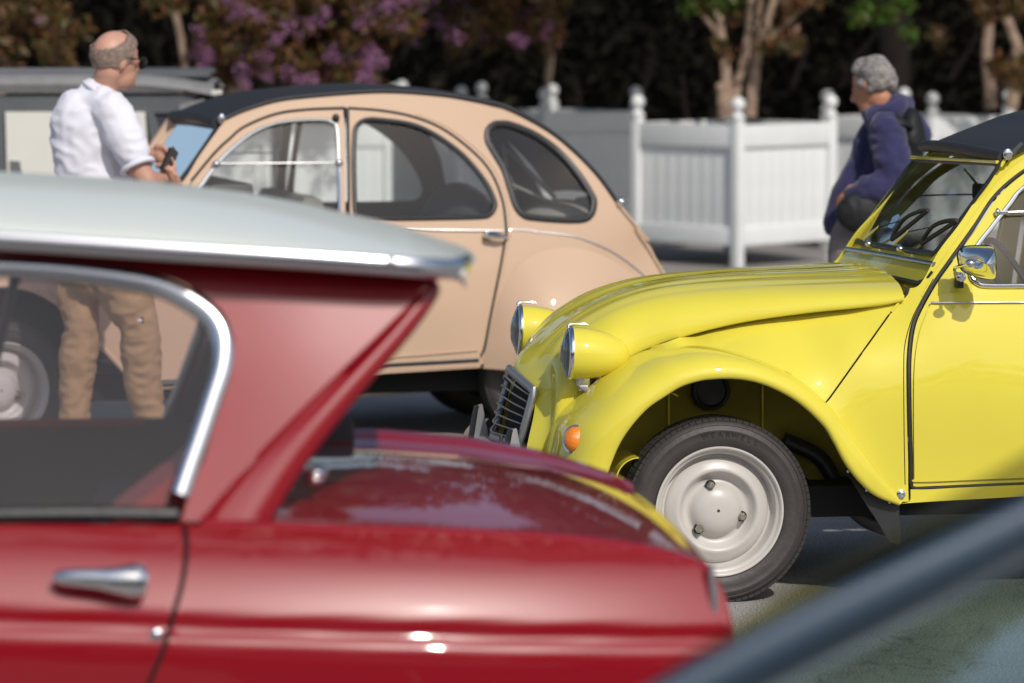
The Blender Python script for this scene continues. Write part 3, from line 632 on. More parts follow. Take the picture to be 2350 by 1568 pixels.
def yellow_more():
    C, car, S = C_Y, yel, SY
    # mirror: a rounded trapezoid shell opening towards the rear
    q = lambda u, v, d: C.pt(u, v, d); g = G()
    rim = [(2268, 566), (2276, 571), (2280, 600), (2278, 634), (2268, 640), (2240, 634), (2218, 622), (2210, 600), (2210, 582), (2222, 569)]
    ctr = q(2246, 601, -.03); rows = []
    far = [q(u, v, -.02) for u, v in cat(rim, 4, True)]
    for f, dy, ro in ((1.0, .035, 0), (1.02, .02, 0), (1.0, .0, 0), (.93, -.022, 0), (.78, -.042, 0), (.55, -.054, 0), (.3, -.060, 0), (.02, -.061, 0)):
        rows.append([ctr + (p - ctr) * f + Vector((0, dy - (p - ctr).x * .55, 0)) for p in far])
    V, Fs = grid(rows, 0, closed=True); mm = mobj('door_mirror', V, Fs, M['chrome'], car, True)
    g = G(); tube(g, [ctr + (p - ctr) * 1.0 + Vector((0, .03 - (p - ctr).x * .55, 0)) for p in far], .0035, 6, True); g.obj('mirror_edge', M['seal'], mm)
    V = [ctr + (p - ctr) * .98 + Vector((0, .030 - (p - ctr).x * .55, 0)) for p in far]; mobj('mirror_glass', V, [tuple(range(len(V)))], M['chrome'], mm, False)
    a = q(2197, 642, .125); g = G(); box(g, a + Vector((0, -.02, 0)), (.022, .04, .05), bev=.004); b_ = g.obj('mirror_clamp', M['rubber'], mm)
    g = G(); T = Matrix.Translation(q(2206, 636, .07)) @ Matrix.Rotation(R(90), 4, 'X'); lathe(g, [(.0001, -.012), (.015, -.012), (.017, -.004), (.015, .004), (.009, .008), (.0001, .009)], 20, T); box(g, q(2206, 636, .058), (.004, .004, .024)); g.obj('clamp_screw', M['chrome'], mm)
    g = G(); tube(g, cat([tuple(q(2193, 634, .09)), tuple(q(2191, 618, .06)), tuple(q(2196, 613, .03)), tuple(q(2212, 609, -.02)), tuple(q(2224, 606, -.06))], 5), .0055, 8); g.obj('mirror_stalk', M['chrome'], mm)
    g = G(); ell(g, q(2227, 605, -.085), (.018, .016, .015)); g.obj('mirror_boss', M['chrome'], mm)
    # wheel, arch interior
    wheel(car, 0, .098, .292, -1, steer=0, letters=True)
    wheel(car, 0, C.W - .098, .292, 1)
    wheel(car, 2.4, .10, .292, -1); wheel(car, 2.4, C.W - .10, .292, 1)
    # inner wing
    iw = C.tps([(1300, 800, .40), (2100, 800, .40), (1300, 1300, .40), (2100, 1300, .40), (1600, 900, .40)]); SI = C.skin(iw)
    o = panel(SI, 'inner_wing', [[(1290, 1260), (1290, 1000), (1345, 905), (1420, 862), (1560, 850)], [(1560, 850), (1760, 850), (1900, 900), (2000, 1050), (2060, 1130)], [(2060, 1130), (2060, 1200)], [(2060, 1200), (1900, 1130), (1700, 1010), (1500, 1100), (1480, 1260)], [(1480, 1260), (1290, 1260)]], M['shaded_yellow'], car, res=.08)
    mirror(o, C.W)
    for u in (1535, 1790 - 40):
        g = G(); tube(g, [C.pt(u, 860, .392), C.pt(u, 1130, .392)], .004, 6); g.obj('wing_rib', M['yellow'], car)
    g = G(); T = Matrix.Translation(C.pt(1632, 897, .37)) @ Matrix.Rotation(R(90), 4, 'X'); lathe(g, [(.062, -.05), (.064, .0), (.060, .012), (.050, .014), (.046, .004), (.03, .0), (.0001, -.002)], 40, T); g.obj('air_duct', M['rubber'], car, 50)
    # curved yellow flap in front of the tyre
    g = G(); rows = []
    for i in range(14):
        t = math.pi * (.0 + i / 13 * .5); p = C.pt(1462, 1100, .2); rows.append([Vector((p.x - .07 * math.cos(t) * 1.0, y, p.z + .07 * math.sin(t) - .06 * (i == 0))) for y in (.17, .25, .38)])
    V, Fs = grid(rows, .004); mobj('inner_flap', V, Fs, M['yellow'], car, True)
    # suspension arm, pipe, mud flap, bolts
    g = G(); tube(g, cat([tuple(C.pt(*k)) for k in ((1800, 1010, .36), (1880, 1050, .36), (1925, 1120, .35), (1975, 1185, .35), (2040, 1215, .36))], 6), .026, 12); g.obj('exhaust_pipe', M['rubber'], car)
    g = G(); tube(g, [Vector((.0, .16, .29)), Vector((.45, .34, .33)), Vector((1.1, .42, .33))], [.03, .035, .04], 10); g.obj('suspension_arm', M['black'], car)
    mf = K(1660, 1108, [(1193, 182), (1212, 172), (1228, 182), (1330, 283), (1480, 375), (1552, 398), (1553, 500), (1560, 660), (1485, 650), (1400, 505), (1330, 400), (1240, 250)])
    mfl = panel(S, 'mud_flap', [[tuple(p) for p in mf[:6]], [tuple(p) for p in mf[5:9]], [tuple(p) for p in mf[8:]] + [tuple(mf[0])]], M['rubber'], car, off=-.03, thick=.004, res=.03)
    for p in K(1660, 1108, [(1213, 189), (1334, 313), (1484, 392)]):
        g = G(); ell(g, S.to3([S.to2(*p)], -.024)[0], (.006, .005, .006), seg=10, rings=6); g.obj('rivet', M['steel'], mfl)
    g = G(); T = Matrix.Translation(S.to3([S.to2(2067, 1134)], .006)[0]) @ Matrix.Rotation(R(90), 4, 'X'); lathe(g, [(.0145, -.01), (.0145, .001), (.010, .003), (.010, .008), (.005, .009), (.0045, .004), (.0001, .004)], 20, T); g.obj('wing_bolt', M['chrome'], car, 40)
    g = G(); q_ = S.to3([S.to2(2079, 669)], .006)[0]; tube(g, [q_ + Vector((-.008, 0, -.016)), q_ + Vector((0, -.004, -.004)), q_ + Vector((.006, 0, .012))], .006, 8); g.obj('bonnet_hinge', M['seal'], car)
    g = G(); tube(g, [S.to3([S.to2(2079, 672)], .004)[0], S.to3([S.to2(2045, 716)], .004)[0]], .004, 6); g.obj('hinge_rod', M['yellow'], car)
    # dark underside, cabin
    g = G(); box(g, (1.35, .74, .30), (3.3, 1.02, .10)); box(g, (-.1, .74, .52), (.55, .62, .42)); g.obj('underbody', M['black'], car, False)
    g = G(); box(g, (.62, .74, .62), (.03, 1.02, .62)); g.obj('bulkhead', M['yellow'], car, False)
    g = G(); box(g, (1.6, .74, .352), (2.0, 1.1, .02)); g.obj('cabin_floor', M['darkseat'], car, False)
    B = C.pt(2112, 652, .25)
    g = G(); box(g, (B.x + .19, .74, B.z - .075), (.22, 1.0, .06), bev=.02); g.obj('dashboard', M['trimgrey'], car)
    for y in (.47, 1.01):
        g = G(); box(g, (1.35, y, .52), (.5, .46, .14), bev=.05); m_ = Matrix.Rotation(R(14), 3, 'Y'); box(g, (1.64, y, .80), (.12, .46, .56), rot=m_, bev=.05); g.obj('front_seat', M['seatcloth'], car)
    g = G(); box(g, (2.25, .74, .50), (.5, 1.0, .14), bev=.05); box(g, (2.52, .74, .78), (.12, 1.0, .5), rot=Matrix.Rotation(R(14), 3, 'Y'), bev=.05); g.obj('rear_bench', M['seatcloth'], car)
    P = PWp(); hub = P((2120, 580), -.20); g = G(); T = Matrix.Translation((hub.x + .16, .47, hub.z - .02)) @ Matrix.Rotation(R(62), 4, 'Y')
    tube(g, [T @ Vector((.19 * math.cos(a), .19 * math.sin(a), 0)) for a in [2 * math.pi * k / 40 for k in range(40)]], .011, 8, True); tube(g, [T @ Vector((0, 0, 0)), T @ Vector((.19, 0, 0))], .012, 8); g.obj('steering_wheel', M['seal'], car)
    g = G(); mm_ = P((2218, 408), -.05); box(g, mm_ + Vector((.02, 0, -.02)), (.02, .15, .055), rot=Matrix.Rotation(R(12), 3, 'Z'), bev=.012); tube(g, [mm_, P((2208, 385), -.01)], .004, 6); tube(g, [mm_ + Vector((0, -.02, -.03)), mm_ + Vector((-.01, -.05, -.06))], .005, 6); g.obj('interior_mirror', M['trimgrey'], car)
    st = [(2048, 506), (2066, 487), (2074, 490), (2064, 510), (2052, 520)]
    P3 = [P(s_, .006) for s_ in ((2040, 524), (2052, 500), (2065, 493), (2068, 500), (2056, 519), (2050, 527))]
    mobj('tax_sticker', P3, [tuple(range(len(P3)))], pm('sticker_blue', (.25, .42, .65), .4), car, False)
    bkp = C.pt(2150, 500, .3)
def PWp():
    PW = C_Y.plane(C_Y.pt(2112, 652, .25), C_Y.pt(2296, 374, .25))
    return lambda q, o: PW.to3([PW.to2(*q)], o)[0]
yellow_more()

# ------------------------------------------------------------------ BEIGE CAR
def beige_car():
    C = Car(10, 16.2, 16.0, 1.48); car = empty('beige_car', C.O, C.a, label='beige vintage car with black roll-top roof and arched side windows', cat='car')
    Y = M['beige']; A = lambda *p: K(0, 0, p); B = lambda *p: K(800, 0, p); D = lambda *p: K(800, 550, p); Cc = lambda *p: K(0, 550, p)
    fld = C.tps([(200, 880, .09), (600, 868, .09), (1000, 852, .09), (1500, 830, .14), (600, 700, .055), (1000, 690, .055), (100, 680, .10), (1500, 680, .16), (600, 520, .11), (1000, 520, .11), (1250, 520, .12), (1450, 520, .15),
                 (450, 400, .16), (700, 380, .17), (1100, 380, .18), (1350, 380, .20), (600, 260, .25), (800, 225, .265), (1100, 245, .26), (1300, 330, .24), (1500, 560, .20), (0, 560, .18)])
    S = C.skin(fld); PX = lambda l: [tuple(p[:2]) for p in l]
    # outline of the upper rear body: roof rail, tail, lower line
    rail = PX(A((1180, 1200), (1300, 1020), (1400, 880), (1475, 785), (1600, 720), (1800, 660), (2000, 632), (2350, 604)) + B((250, 598), (500, 600), (800, 622), (1000, 652), (1200, 700), (1400, 800), (1600, 942), (1800, 1140), (1930, 1325), (2030, 1460), (2150, 1600)) + D((2200, 260), (2290, 400), (2420, 640)))
    railF = [(300, 520), (345, 470)] + rail
    frontgap = PX(A((1250, 1180), (1400, 1000), (1500, 905), (1600, 825), (1800, 745), (2000, 716), (2252, 706)))
    bgap = [(795, 247), (797, 300), (800, 500), (790, 850)]
    reargap = PX(B((185, 706), (400, 722), (600, 760), (800, 840), (1000, 990), (1120, 1130), (1190, 1300), (1213, 1450), (1218, 1567)) + D((1210, 130), (1180, 300), (1120, 600), (1075, 830), (1052, 885)))
    qwin = PX(B((1180, 810), (1250, 818), (1400, 880), (1550, 985), (1680, 1130), (1770, 1270), (1788, 1330), (1770, 1400), (1720, 1435), (1600, 1440), (1400, 1425), (1330, 1408), (1280, 1350), (1240, 1230), (1200, 1110), (1130, 990), (1095, 920), (1100, 850), (1140, 815)))
    rwin = PX(B((232, 1380), (222, 1100), (225, 900), (240, 825), (300, 785), (400, 785), (600, 815), (750, 880), (900, 985), (1000, 1085), (1090, 1205), (1135, 1300), (1142, 1350), (1112, 1400), (1050, 1417), (800, 1424), (500, 1428), (260, 1428)))
    fwin = PX(A((1290, 1250), (1400, 1092), (1500, 985), (1620, 890), (1750, 825), (1900, 793), (2100, 786), (2170, 803), (2203, 855), (2213, 1100), (2213, 1400), (2190, 1430), (1800, 1438), (1350, 1435), (1270, 1400), (1265, 1330)))
    # side shell above and behind the doors
    shell = [railF, [rail[-1], (1500, 790), (1440, 850)], [(1440, 850), (1280, 848), (D((1060, 968))[0][:2])], [D((1060, 968))[0][:2], (1110, 842)], reargap[::-1], [bgap[0], (frontgap[-1][0], frontgap[-1][1])], frontgap[::-1], [frontgap[0], (400, 520), (340, 560), (300, 620)], [(300, 620), (300, 520)]]
    panel(S, 'side_shell', shell, Y, car, holes=[(qwin, 0, True)], inset=.001, res=.05)
    trimline(S, 'quarter_window_rubber', qwin, .016, M['rubber'], car, closed=True, flat=.6)
    panel(S, 'quarter_window', qwin, M['glass'], car, cs=True, thick=0, off=-.012, res=.1)
    # doors
    fd = panel(S, 'front_door', [frontgap, [(790, 255), (793, 300), (795, 500), (788, 856)], [(788, 856), (560, 868), (345, 876)], [(345, 876), (330, 860), (322, 800), (318, 700), (345, 620), (400, 535), (frontgap[0])]], Y, car, holes=[(fwin, 0, True)], inset=.004, res=.05, off=-.003)
    rd = panel(S, 'rear_door', [[(800, 252)] + reargap[:], [(reargap[-1]), (1090, 842), (796, 856)], [(796, 856), (802, 500), (800, 252)]], Y, car, holes=[(rwin, 0, True)], inset=.004, res=.05, off=-.003)
    for sg, hl in ((shell, [(qwin, .004, True)]), ([frontgap, [(790, 255), (793, 300), (795, 500), (788, 856)], [(788, 856), (345, 876)], [(345, 876), (318, 700), (400, 535), (frontgap[0])]], [(fwin, .004, True)]), ([[(800, 252)] + reargap[:], [(reargap[-1]), (1090, 842), (796, 856)], [(796, 856), (802, 500), (800, 252)]], [(rwin, .004, True)])):
        mirror(panel(S, 'side_lining', sg, M['rubber'], car, holes=hl, inset=.002, res=.08, off=-.018, thick=.004), C.W)
    trimline(S, 'door_seal', frontgap, .006, M['seal'], car, flat=.7); trimline(S, 'door_seal', [(795, 250), (798, 300), (800, 500), (793, 850)], .0055, M['seal'], car, flat=.7)
    trimline(S, 'door_seal', reargap, .0055, M['seal'], car, flat=.7)
    trimline(S, 'body_crease', [(p[0] + 9, p[1] - 5) for p in reargap[2:14]], .003, Y, car)
    trimline(S, 'rear_window_rubber', rwin, .011, M['rubber'], rd, closed=True, flat=.6); panel(S, 'window_pane', rwin, M['glass'], rd, cs=True, thick=0, off=-.012, res=.1)
    trimline(S, 'window_frame', fwin, .009, M['chrome'], fd, off=.003, closed=True, flat=.5); panel(S, 'window_pane', fwin, M['glass'], fd, cs=True, thick=0, off=-.010, res=.1)
    a, b = A((1400, 1068), (2215, 1062)); trimline(S, 'window_bar', [a, ((a[0] + b[0]) / 2, a[1] - 1), b], .0034, M['alu'], fd, off=.014)
    for p in (A((1405, 1070))[0], A((2205, 1065))[0]):
        g = G(); ell(g, S.to3([S.to2(*p)], .02)[0], (.018, .014, .016)); g.obj('window_catch', M['chrome'], fd)
    g = G(); ell(g, S.to3([S.to2(*A((2188, 772))[0])], .014)[0], (.016, .014, .020)); g.obj('door_buffer', M['rubber'], fd)
    trimline(S, 'window_slide', PX(A((2200, 1080), (2207, 1200), (2210, 1420))), .006, M['steel'], fd, off=.012)
    trimline(S, 'waist_moulding', PX(B((560, 1497), (670, 1500), (1085, 1506), (1195, 1507))), .0045, M['steel'], rd, off=.003)
    trimline(S, 'waist_moulding', [(400, 528), (600, 526), (785, 525)], .0045, M['steel'], fd, off=.003)
    trimline(S, 'wing_joint', PX(B((1235, 1510), (1255, 1500), (1400, 1508)) + D((1400, 78), (1550, 92), (1700, 120), (1900, 205), (2050, 310), (2170, 415))), .004, M['steel'], car, off=.001)
    for (p1, p2) in ((B((500, 1520))[0], B((1150, 1520))[0]),): pass
    trimline(S, 'door_press_line', PX(D((300, 905), (600, 885), (1030, 850))), .003, Y, rd, off=.002)
    # quarter, tail line, boot edge
    trimline(S, 'tail_edge', PX(B((1950, 1340), (2040, 1450), (2140, 1575)) + D((2060, 60), (2150, 200), (2260, 385))), .008, Y, car, off=.006)
    g = G(); ell(g, S.to3([S.to2(*B((1958, 1318))[0])], .015)[0], (.02, .02, .022)); g.obj('roof_fastener', M['chrome'], car)
    h = S.to3([S.to2(*D((1105, 100))[0])], .0)[0]; g = G(); tube(g, [h + Vector((-.015, -.004, 0)), h + Vector((-.014, -.04, .002))], .016, 12); tube(g, [h + Vector((-.02, -.04, .006)), h + Vector((.03, -.044, -.004)), h + Vector((.072, -.036, -.006))], [.019, .015, .010], 10, flat=.8); g.obj('door_handle', M['chrome'], rd)
    # sills
    s0 = PX(D((0, 920), (300, 905), (1050, 880))); s1 = PX(D((1050, 965), (300, 1012), (0, 1030)))
    panel(S, 'sill', [[(320, 884), (600, 870), s0[0], s0[1], s0[2]], [s0[2], s1[0]], [s1[0], s1[1], s1[2], (600, 880), (320, 896)], [(320, 896), (320, 884)]], Y, car, res=.05, off=-.006)
    trimline(S, 'sill_strip', [(330, 884), (600, 872), PX(D((20, 965)))[0], PX(D((300, 955)))[0], PX(D((1040, 915)))[0]], .013, M['rubber'], car, off=-.006, flat=.4)
    # rear mudguard: bulging shell
    crest = PX(D((1072, 968), (1085, 860), (1115, 740), (1150, 600), (1190, 480), (1240, 380), (1310, 290), (1400, 230), (1500, 196), (1600, 185), (1720, 195), (1850, 240), (1980, 320), (2100, 420), (2200, 560), (2260, 700), (2290, 860), (2300, 968)))
    c3 = cat([tuple(S.to3([S.to2(*p)], 0)[0]) for p in crest], 4); c0 = S.to3([S.to2(1300, 846)], 0)[0]; rows = []
    for p in c3:
        p = Vector(p); row = []
        for i in range(16):
            t = i / 15; rr = 1 - t * .999; dd = .165 * (math.sin(min(1, t / .66) * math.pi / 2) ** .95)
            x = c0.x + (p.x - c0.x) * rr; z = c0.z + (p.z - c0.z) * rr; z = max(z, c0.z - .0)
            low = max(0, 1 - (z - c0.z) / .12) * .03
            row.append(Vector((x, p.y + (c0.y - p.y) * t - dd + low * min(1, t * 3), z)))
        rows.append(row)
    V, Fs = grid(rows, .006, flip=True); o = mobj('rear_mudguard', V, Fs, Y, car, True); 
    mirror(o, C.W)
    # front wing and arch (seen through the red car's window)
    arch = PX(Cc((-650, 900), (-560, 700), (-380, 520), (-160, 440), (40, 428), (220, 460), (380, 548), (510, 660), (640, 800), (730, 900), (850, 1030)))
    wing = [arch, [arch[-1], (318, 870)], [(318, 870), (316, 700), (300, 620)], [(300, 620), (340, 560), (300, 520)], [(300, 520), (100, 560), (-150, 620), (-300, 760), (-310, 900)], [(-310, 900), arch[0]]]
    o = panel(S, 'front_wing', wing, Y, car, res=.06, off=.0); trimline(S, 'arch_lip', arch, .012, Y, car, off=.01)
    # bonnet
    E3 = [C.pt(*q) for q in ((300, 522, .22), (100, 562, .26), (-150, 622, .36), (-290, 740, .44))]; rows = []
    for i, p in enumerate(cat([tuple(e) for e in E3], 5)):
        p = Vector(p); half = [Vector((p.x, p.y + (.74 - p.y) * (1 - math.cos(t * math.pi / 18)), p.z + .14 * math.sin(t * math.pi / 18))) for t in range(10)]
        rows.append(half + [Vector((q.x, C.W - q.y, q.z)) for q in half[:-1]][::-1])
    V, Fs = grid(rows, .005, flip=False); mobj('bonnet', V, Fs, Y, car, True)
    for nm in ('side_shell', 'front_door', 'rear_door', 'front_wing', 'sill', 'quarter_window_rubber'):
        for o in [x for x in car.children if x.name.split('.')[0] == nm]: mirror(o, C.W)
    # windscreen
    PW = C.plane(C.pt(*A((1180, 1185))[0], .25), C.pt(*A((1440, 800))[0], .25))
    bl = C.local(Vector((0, 0, 0)))
    a_, b_ = C.pt(*A((1180, 1185))[0], .25), C.pt(*A((1425, 830))[0], .25)
    def q(y, s): p = a_.lerp(b_, s); return Vector((p.x, y, p.z))
    V = [q(.25, -.05), q(1.23, -.05), q(1.23, 1), q(.25, 1)]; mobj('windscreen', V, [(0, 1, 2, 3)], M['glassv'], car, False)
    g = G(); tube(g, [q(.25, -.05), q(1.23, -.05), q(1.24, .5), q(1.23, 1), q(.25, 1)], .014, 8, True); g.obj('windscreen_rubber', M['rubber'], car)
    g = G(); tube(g, [q(1.25, -.1), q(1.25, 1.04)], .028, 8); g.obj('windscreen_post', Y, car)
    g = G(); tube(g, [q(.25, 1.05), q(1.23, 1.05)], .02, 8); g.obj('header_rail', Y, car)
    pl = [q(.28, .02) + Vector((.03, 0, 0)), q(.28, .8) + Vector((.03, 0, 0)), q(.40, .8) + Vector((.03, 0, 0)), q(.40, .02) + Vector((.03, 0, 0))]
    mobj('event_sheet', pl, [(0, 1, 2, 3)], pm('pale_lilac_paper', (.42, .40, .62), .6, var=.3, vs=14), car, False)
    # roof
    Et = A((1440, 815), (1420, 790), (1462, 775), (1600, 715), (1800, 655), (2000, 628), (2350, 600)) + B((500, 596), (800, 618), (1000, 648), (1200, 692), (1400, 790), (1600, 932), (1800, 1128), (1945, 1325))
    ed = [.25, .245, .25, .255, .26, .262, .265, .265, .262, .26, .255, .25, .245, .24, .23]
    crown = [.0, .006, .012, .018, .022, .024, .024, .024, .026, .028, .03, .03, .03, .03, .03]
    E3 = cat([tuple(C.pt(p[0], p[1], d)) for p, d in zip(Et, ed)], 4); Cr = cat([(c,) for c in crown], 4); rows = []
    for p, c in zip(E3, Cr):
        p = Vector(p); half = [Vector((p.x - (.02 if c[0] < .03 else 0), p.y + (.74 - p.y) * f / 9, p.z + c[0] * math.sin(f / 9 * math.pi / 2) ** .7)) for f in range(10)]
        rows.append(half + [Vector((v.x, C.W - v.y, v.z)) for v in half[:-1]][::-1])
    V, Fs = grid(rows, .008, flip=True); rf = mobj('roll_top_roof', V, Fs, M['fabric_roof'], car, True)
    lo = C.pt(*A((1435, 800))[0], .245); g = G(); tube(g, [Vector((lo.x - .01, .245 + .99 * k / 10, lo.z + .015 * math.sin(math.pi * k / 10))) for k in range(11)], .024, 10); g.obj('roof_roll', M['fabric_roof'], rf)
    g = G(); ell(g, C.pt(*A((1447, 775))[0], .225), (.016, .010, .024)); g.obj('roof_end_cap', M['chrome'], rf)
    trimline(S, 'roof_edging', [p[:2] for p in Et[2:]], .009, M['fabric_roof'], rf, off=.004)
    # tail panel with rear window
    tl = rail[17:]; rows = []
    for p in cat(tl, 3):
        q3 = S.to3([S.to2(p[0], p[1])], 0)[0]; half = [Vector((q3.x + .05 * math.sin(f / 8 * math.pi / 2), q3.y + (.74 - q3.y) * f / 8, q3.z + .02 * math.sin(f / 8 * math.pi / 2))) for f in range(9)]
        rows.append(half + [Vector((v.x, C.W - v.y, v.z)) for v in half[:-1]][::-1])
    V, Fs = grid(rows, .006, flip=True); mobj('boot_lid', V, Fs, Y, car, True)
    # wheels, underside, cabin
    wheel(car, .0, .10, .277, -1, steer=14); wheel(car, 0, C.W - .1, .277, 1); wheel(car, 2.40, .13, .285, -1); wheel(car, 2.40, C.W - .13, .285, 1)
    g = G(); box(g, (1.3, .74, .27), (3.2, 1.0, .12)); box(g, (.0, .74, .55), (.9, .8, .5)); g.obj('underbody', M['black'], car, False)
    g = G(); tube(g, [Vector((.3, .28, .24)), Vector((1.6, .30, .22)), Vector((1.9, .32, .23)), Vector((2.1, .36, .27)), Vector((2.7, .36, .24))], .03, 10); g.obj('exhaust_pipe', M['bolt'], car)
    g = G(); box(g, (1.4, .74, .34), (2.2, 1.1, .02)); g.obj('cabin_floor', M['darkseat'], car, False)
    zt = C.pt(1000, 480, .5).z
    for y in (.50, .98):
        g = G(); box(g, (1.05, y, .55), (.5, .44, .14), bev=.05); box(g, (1.33, y, zt - .20), (.12, .44, .56), rot=Matrix.Rotation(R(12), 3, 'Y'), bev=.055); g.obj('front_seat', M['seatcloth'], car)
    g = G(); box(g, (2.0, .74, .55), (.5, .98, .14), bev=.05); ell(g, (2.12, .62, zt - .06), (.14, .38, .17)); g.obj('rear_bench', M['darkseat'], car)
    p = C.pt(1330, 490, .45); g = G(); ell(g, p + Vector((-.06, .1, -.05)), (.20, .25, .11)); tube(g, [p + Vector((.02, .1, .03)), p + Vector((.14, .1, .045))], .035, 10); g.obj('seat_bolster', M['seatcloth'], car)
    g = G(); tube(g, [C.pt(1155, 330, .45), C.pt(1165, 420, .45), C.pt(1280, 470, .45)], .008, 8); tube(g, [C.pt(1160, 340, .5), C.pt(1275, 455, .5)], .010, 8); g.obj('rear_window_stay', M['seatcloth'], car)
    dash = a_ + Vector((.22, 0, -.06)); g = G(); box(g, (dash.x, .74, dash.z), (.2, 1.0, .1), bev=.03); g.obj('dashboard', M['trimgrey'], car)
    return C, car
C_B, bei = beige_car()

# ------------------------------------------------------------------ RED CAR (reverse-raked rear window)
def red_car():
    C = Car(1640, 7.42, 6.0, 1.50); car = empty('red_car', C.O, C.a, label='dark red vintage saloon with white overhanging roof and forward-slanted rear window', cat='car')
    Rd = M['red']; Cc = lambda *p: K(0, 550, p); E = lambda *p: K(0, 1108, p); Fq = lambda *p: K(800, 1108, p); D = lambda *p: K(800, 550, p); PX = lambda l: [tuple(p[:2]) for p in l]
    # the flank's section: depth as a function of height (groove, swollen shelf, tuck-under)
    zz = lambda u, v: C.pt(u, v, .06).z
    zg0 = zz(900, 1450); xg0 = C.pt(900, 1450, .06).x; xa = C.pt(0, 1421, .06).x; zga = zz(0, 1421); sl = (zg0 - zga) / (xg0 - xa)
    zb = [-.62, -.30, -.14, -.055, -.030, -.012, 0.0, .010, .035, .075, .115, .155, .195, .225, .6]
    db = [.14, .055, .030, .022, .034, .052, .064, .050, .032, .042, .072, .092, .106, .118, .20]
    def fld(x, z):
        x = np.atleast_1d(np.asarray(x, float)); z = np.atleast_1d(np.asarray(z, float))
        h = z - (zg0 + (x - xg0) * sl)
        k = np.clip((x + .25) / .35, 0, 1)
        return np.interp(h, zb, db) + .10 * k ** 2.4 * .6 + np.clip(-.55 - x, 0, 1) * .0
    zb = [-.62, -.30, -.14, -.06, -.030, -.020, -.010, -.004, .006, .014, .03, .06, .09, .12, .16, .20, .6]
    db = [.14, .06, .034, .026, .026, .030, .044, .050, .049, .040, .047, .061, .073, .083, .090, .094, .16]
    hs = np.linspace(-.7, .7, 600); dsm = np.interp(hs, zb, db)
    ker = np.exp(-np.linspace(-2, 2, 7) ** 2); ker /= ker.sum(); dsm = np.convolve(np.pad(dsm, 3, mode='edge'), ker, 'valid')
    def fld(x, z):
        x = np.atleast_1d(np.asarray(x, float)); z = np.atleast_1d(np.asarray(z, float))
        h = z - (zg0 + (x - xg0) * sl); k = np.clip((x + .95) / 1.0, 0, 1.4)
        return np.interp(h, hs, dsm) + .085 * k ** 2.4
    S = C.skin(fld)
    gap = PX(E((1192, 500), (1214, 620), (1212, 750), (1185, 930), (1120, 1160), (1065, 1350), (985, 1540), (900, 1750), (760, 2000)))
    topq = [(gap[0][0] + 2, 1199), (520, 1202), (640, 1206), (760, 1210), (900, 1214), (1100, 1221), (1300, 1234), (1450, 1252), (1560, 1276), (1630, 1305)]
    tail = [(1630, 1305), (1655, 1345), (1674, 1400), (1684, 1470), (1688, 1560), (1684, 1700), (1660, 1800)]
    panel(S, 'rear_wing', [topq, tail, [(1660, 1800), (1500, 1850), (700, 1850)], [(700, 1850)] + gap[::-1]], Rd, car, inset=.005, res=.0131)
    dr = panel(S, 'rear_door', [[(-700, 1205), (-300, 1200), (0, 1197), (380, 1199), gap[0]], gap, [(gap[-1]), (250, 1860), (-700, 1850)], [(-700, 1850), (-700, 1205)]], Rd, car, inset=.005, res=.014)
    # sun-faded chrome handle
    g = G(); hp = lambda u, v, o: S.to3([S.to2(u, v)], o)[0]
    P = cat([tuple(hp(*q)) for q in (*[(p[0], p[1], o) for p, o in zip(E((355, 862), (450, 858), (600, 862), (720, 872), (820, 880), (900, 885), (945, 888)), (.035, .042, .045, .045, .042, .036, .03))],)], 4)
    rr = np.interp(np.linspace(0, 1, len(P)), [0, .1, .4, .62, .78, .92, 1], [.010, .016, .022, .030, .036, .034, .014]); tube(g, P, list(rr), 14, flat=.75, up=(0, -1, 0)); hd = g.obj('door_handle', M['chrome'], dr)
    g = G(); T = Matrix.Translation(hp(*PX(E((865, 880)))[0], .045)) @ Matrix.Rotation(R(90), 4, 'X'); lathe(g, [(.024, -.04), (.024, .010), (.019, .016), (.0001, .018)], 24, T); g.obj('lock_button', M['chrome'], hd)
    q = PX(E((1020, 1252)))[0]; g = G(); ell(g, hp(*q, .004), (.013, .006, .013)); g.obj('door_bolt', M['steel'], car)
    trimline(S, 'door_jamb', [gap[i] for i in range(0, len(gap))], .006, M['black'], car, off=-.012)
    # upper body side: leaning pillar and window frame
    ctrl = [(0, 560, .28), (500, 570, .28), (1050, 630, .28), (0, 640, .27), (500, 800, .21), (700, 800, .21), (400, 1195, .10), (0, 1195, .10), (630, 1200, .10), (900, 700, .25), (-600, 560, .28), (-600, 1195, .10)]
    S2 = C.skin(C.tps(ctrl))
    wo = PX(Cc((-1500, 330), (-800, 262), (-300, 250), (0, 250), (400, 270), (800, 310), (1100, 370), (1300, 470), (1450, 600), (1520, 760), (1512, 950), (1450, 1150), (1400, 1330), (1330, 1567))) + PX(E((1270, 240), (1190, 480)))
    wi = PX(Cc((-1500, 440), (-800, 380), (-300, 368), (0, 370), (400, 400), (800, 460), (1000, 510), (1200, 610), (1330, 715), (1385, 830), (1380, 1000), (1320, 1200), (1190, 1567))) + PX(E((1145, 200), (1083, 432)))
    pil = [[(-700, 552), (0, 556), (383, 572), (687, 592), (900, 606), (1040, 626)], [(1040, 626), (985, 650), (960, 676)], [(960, 676), (870, 765), (700, 930), (560, 1075), (455, 1197)], [(455, 1197), (420, 1197), (413, 1190)], wo[::-1], [wo[0], (-700, 552)]]
    panel(S2, 'roof_pillar', pil, Rd, car, inset=0, res=.035)
    # bright window trim: a wide rounded band
    mid = [((a[0] + b[0]) / 2, (a[1] + b[1]) / 2) for a, b in zip(wo, wi)]
    wd = [.019, .019, .020, .020, .021, .022, .022, .022, .022, .021, .020, .0195, .019, .019, .019, .018]
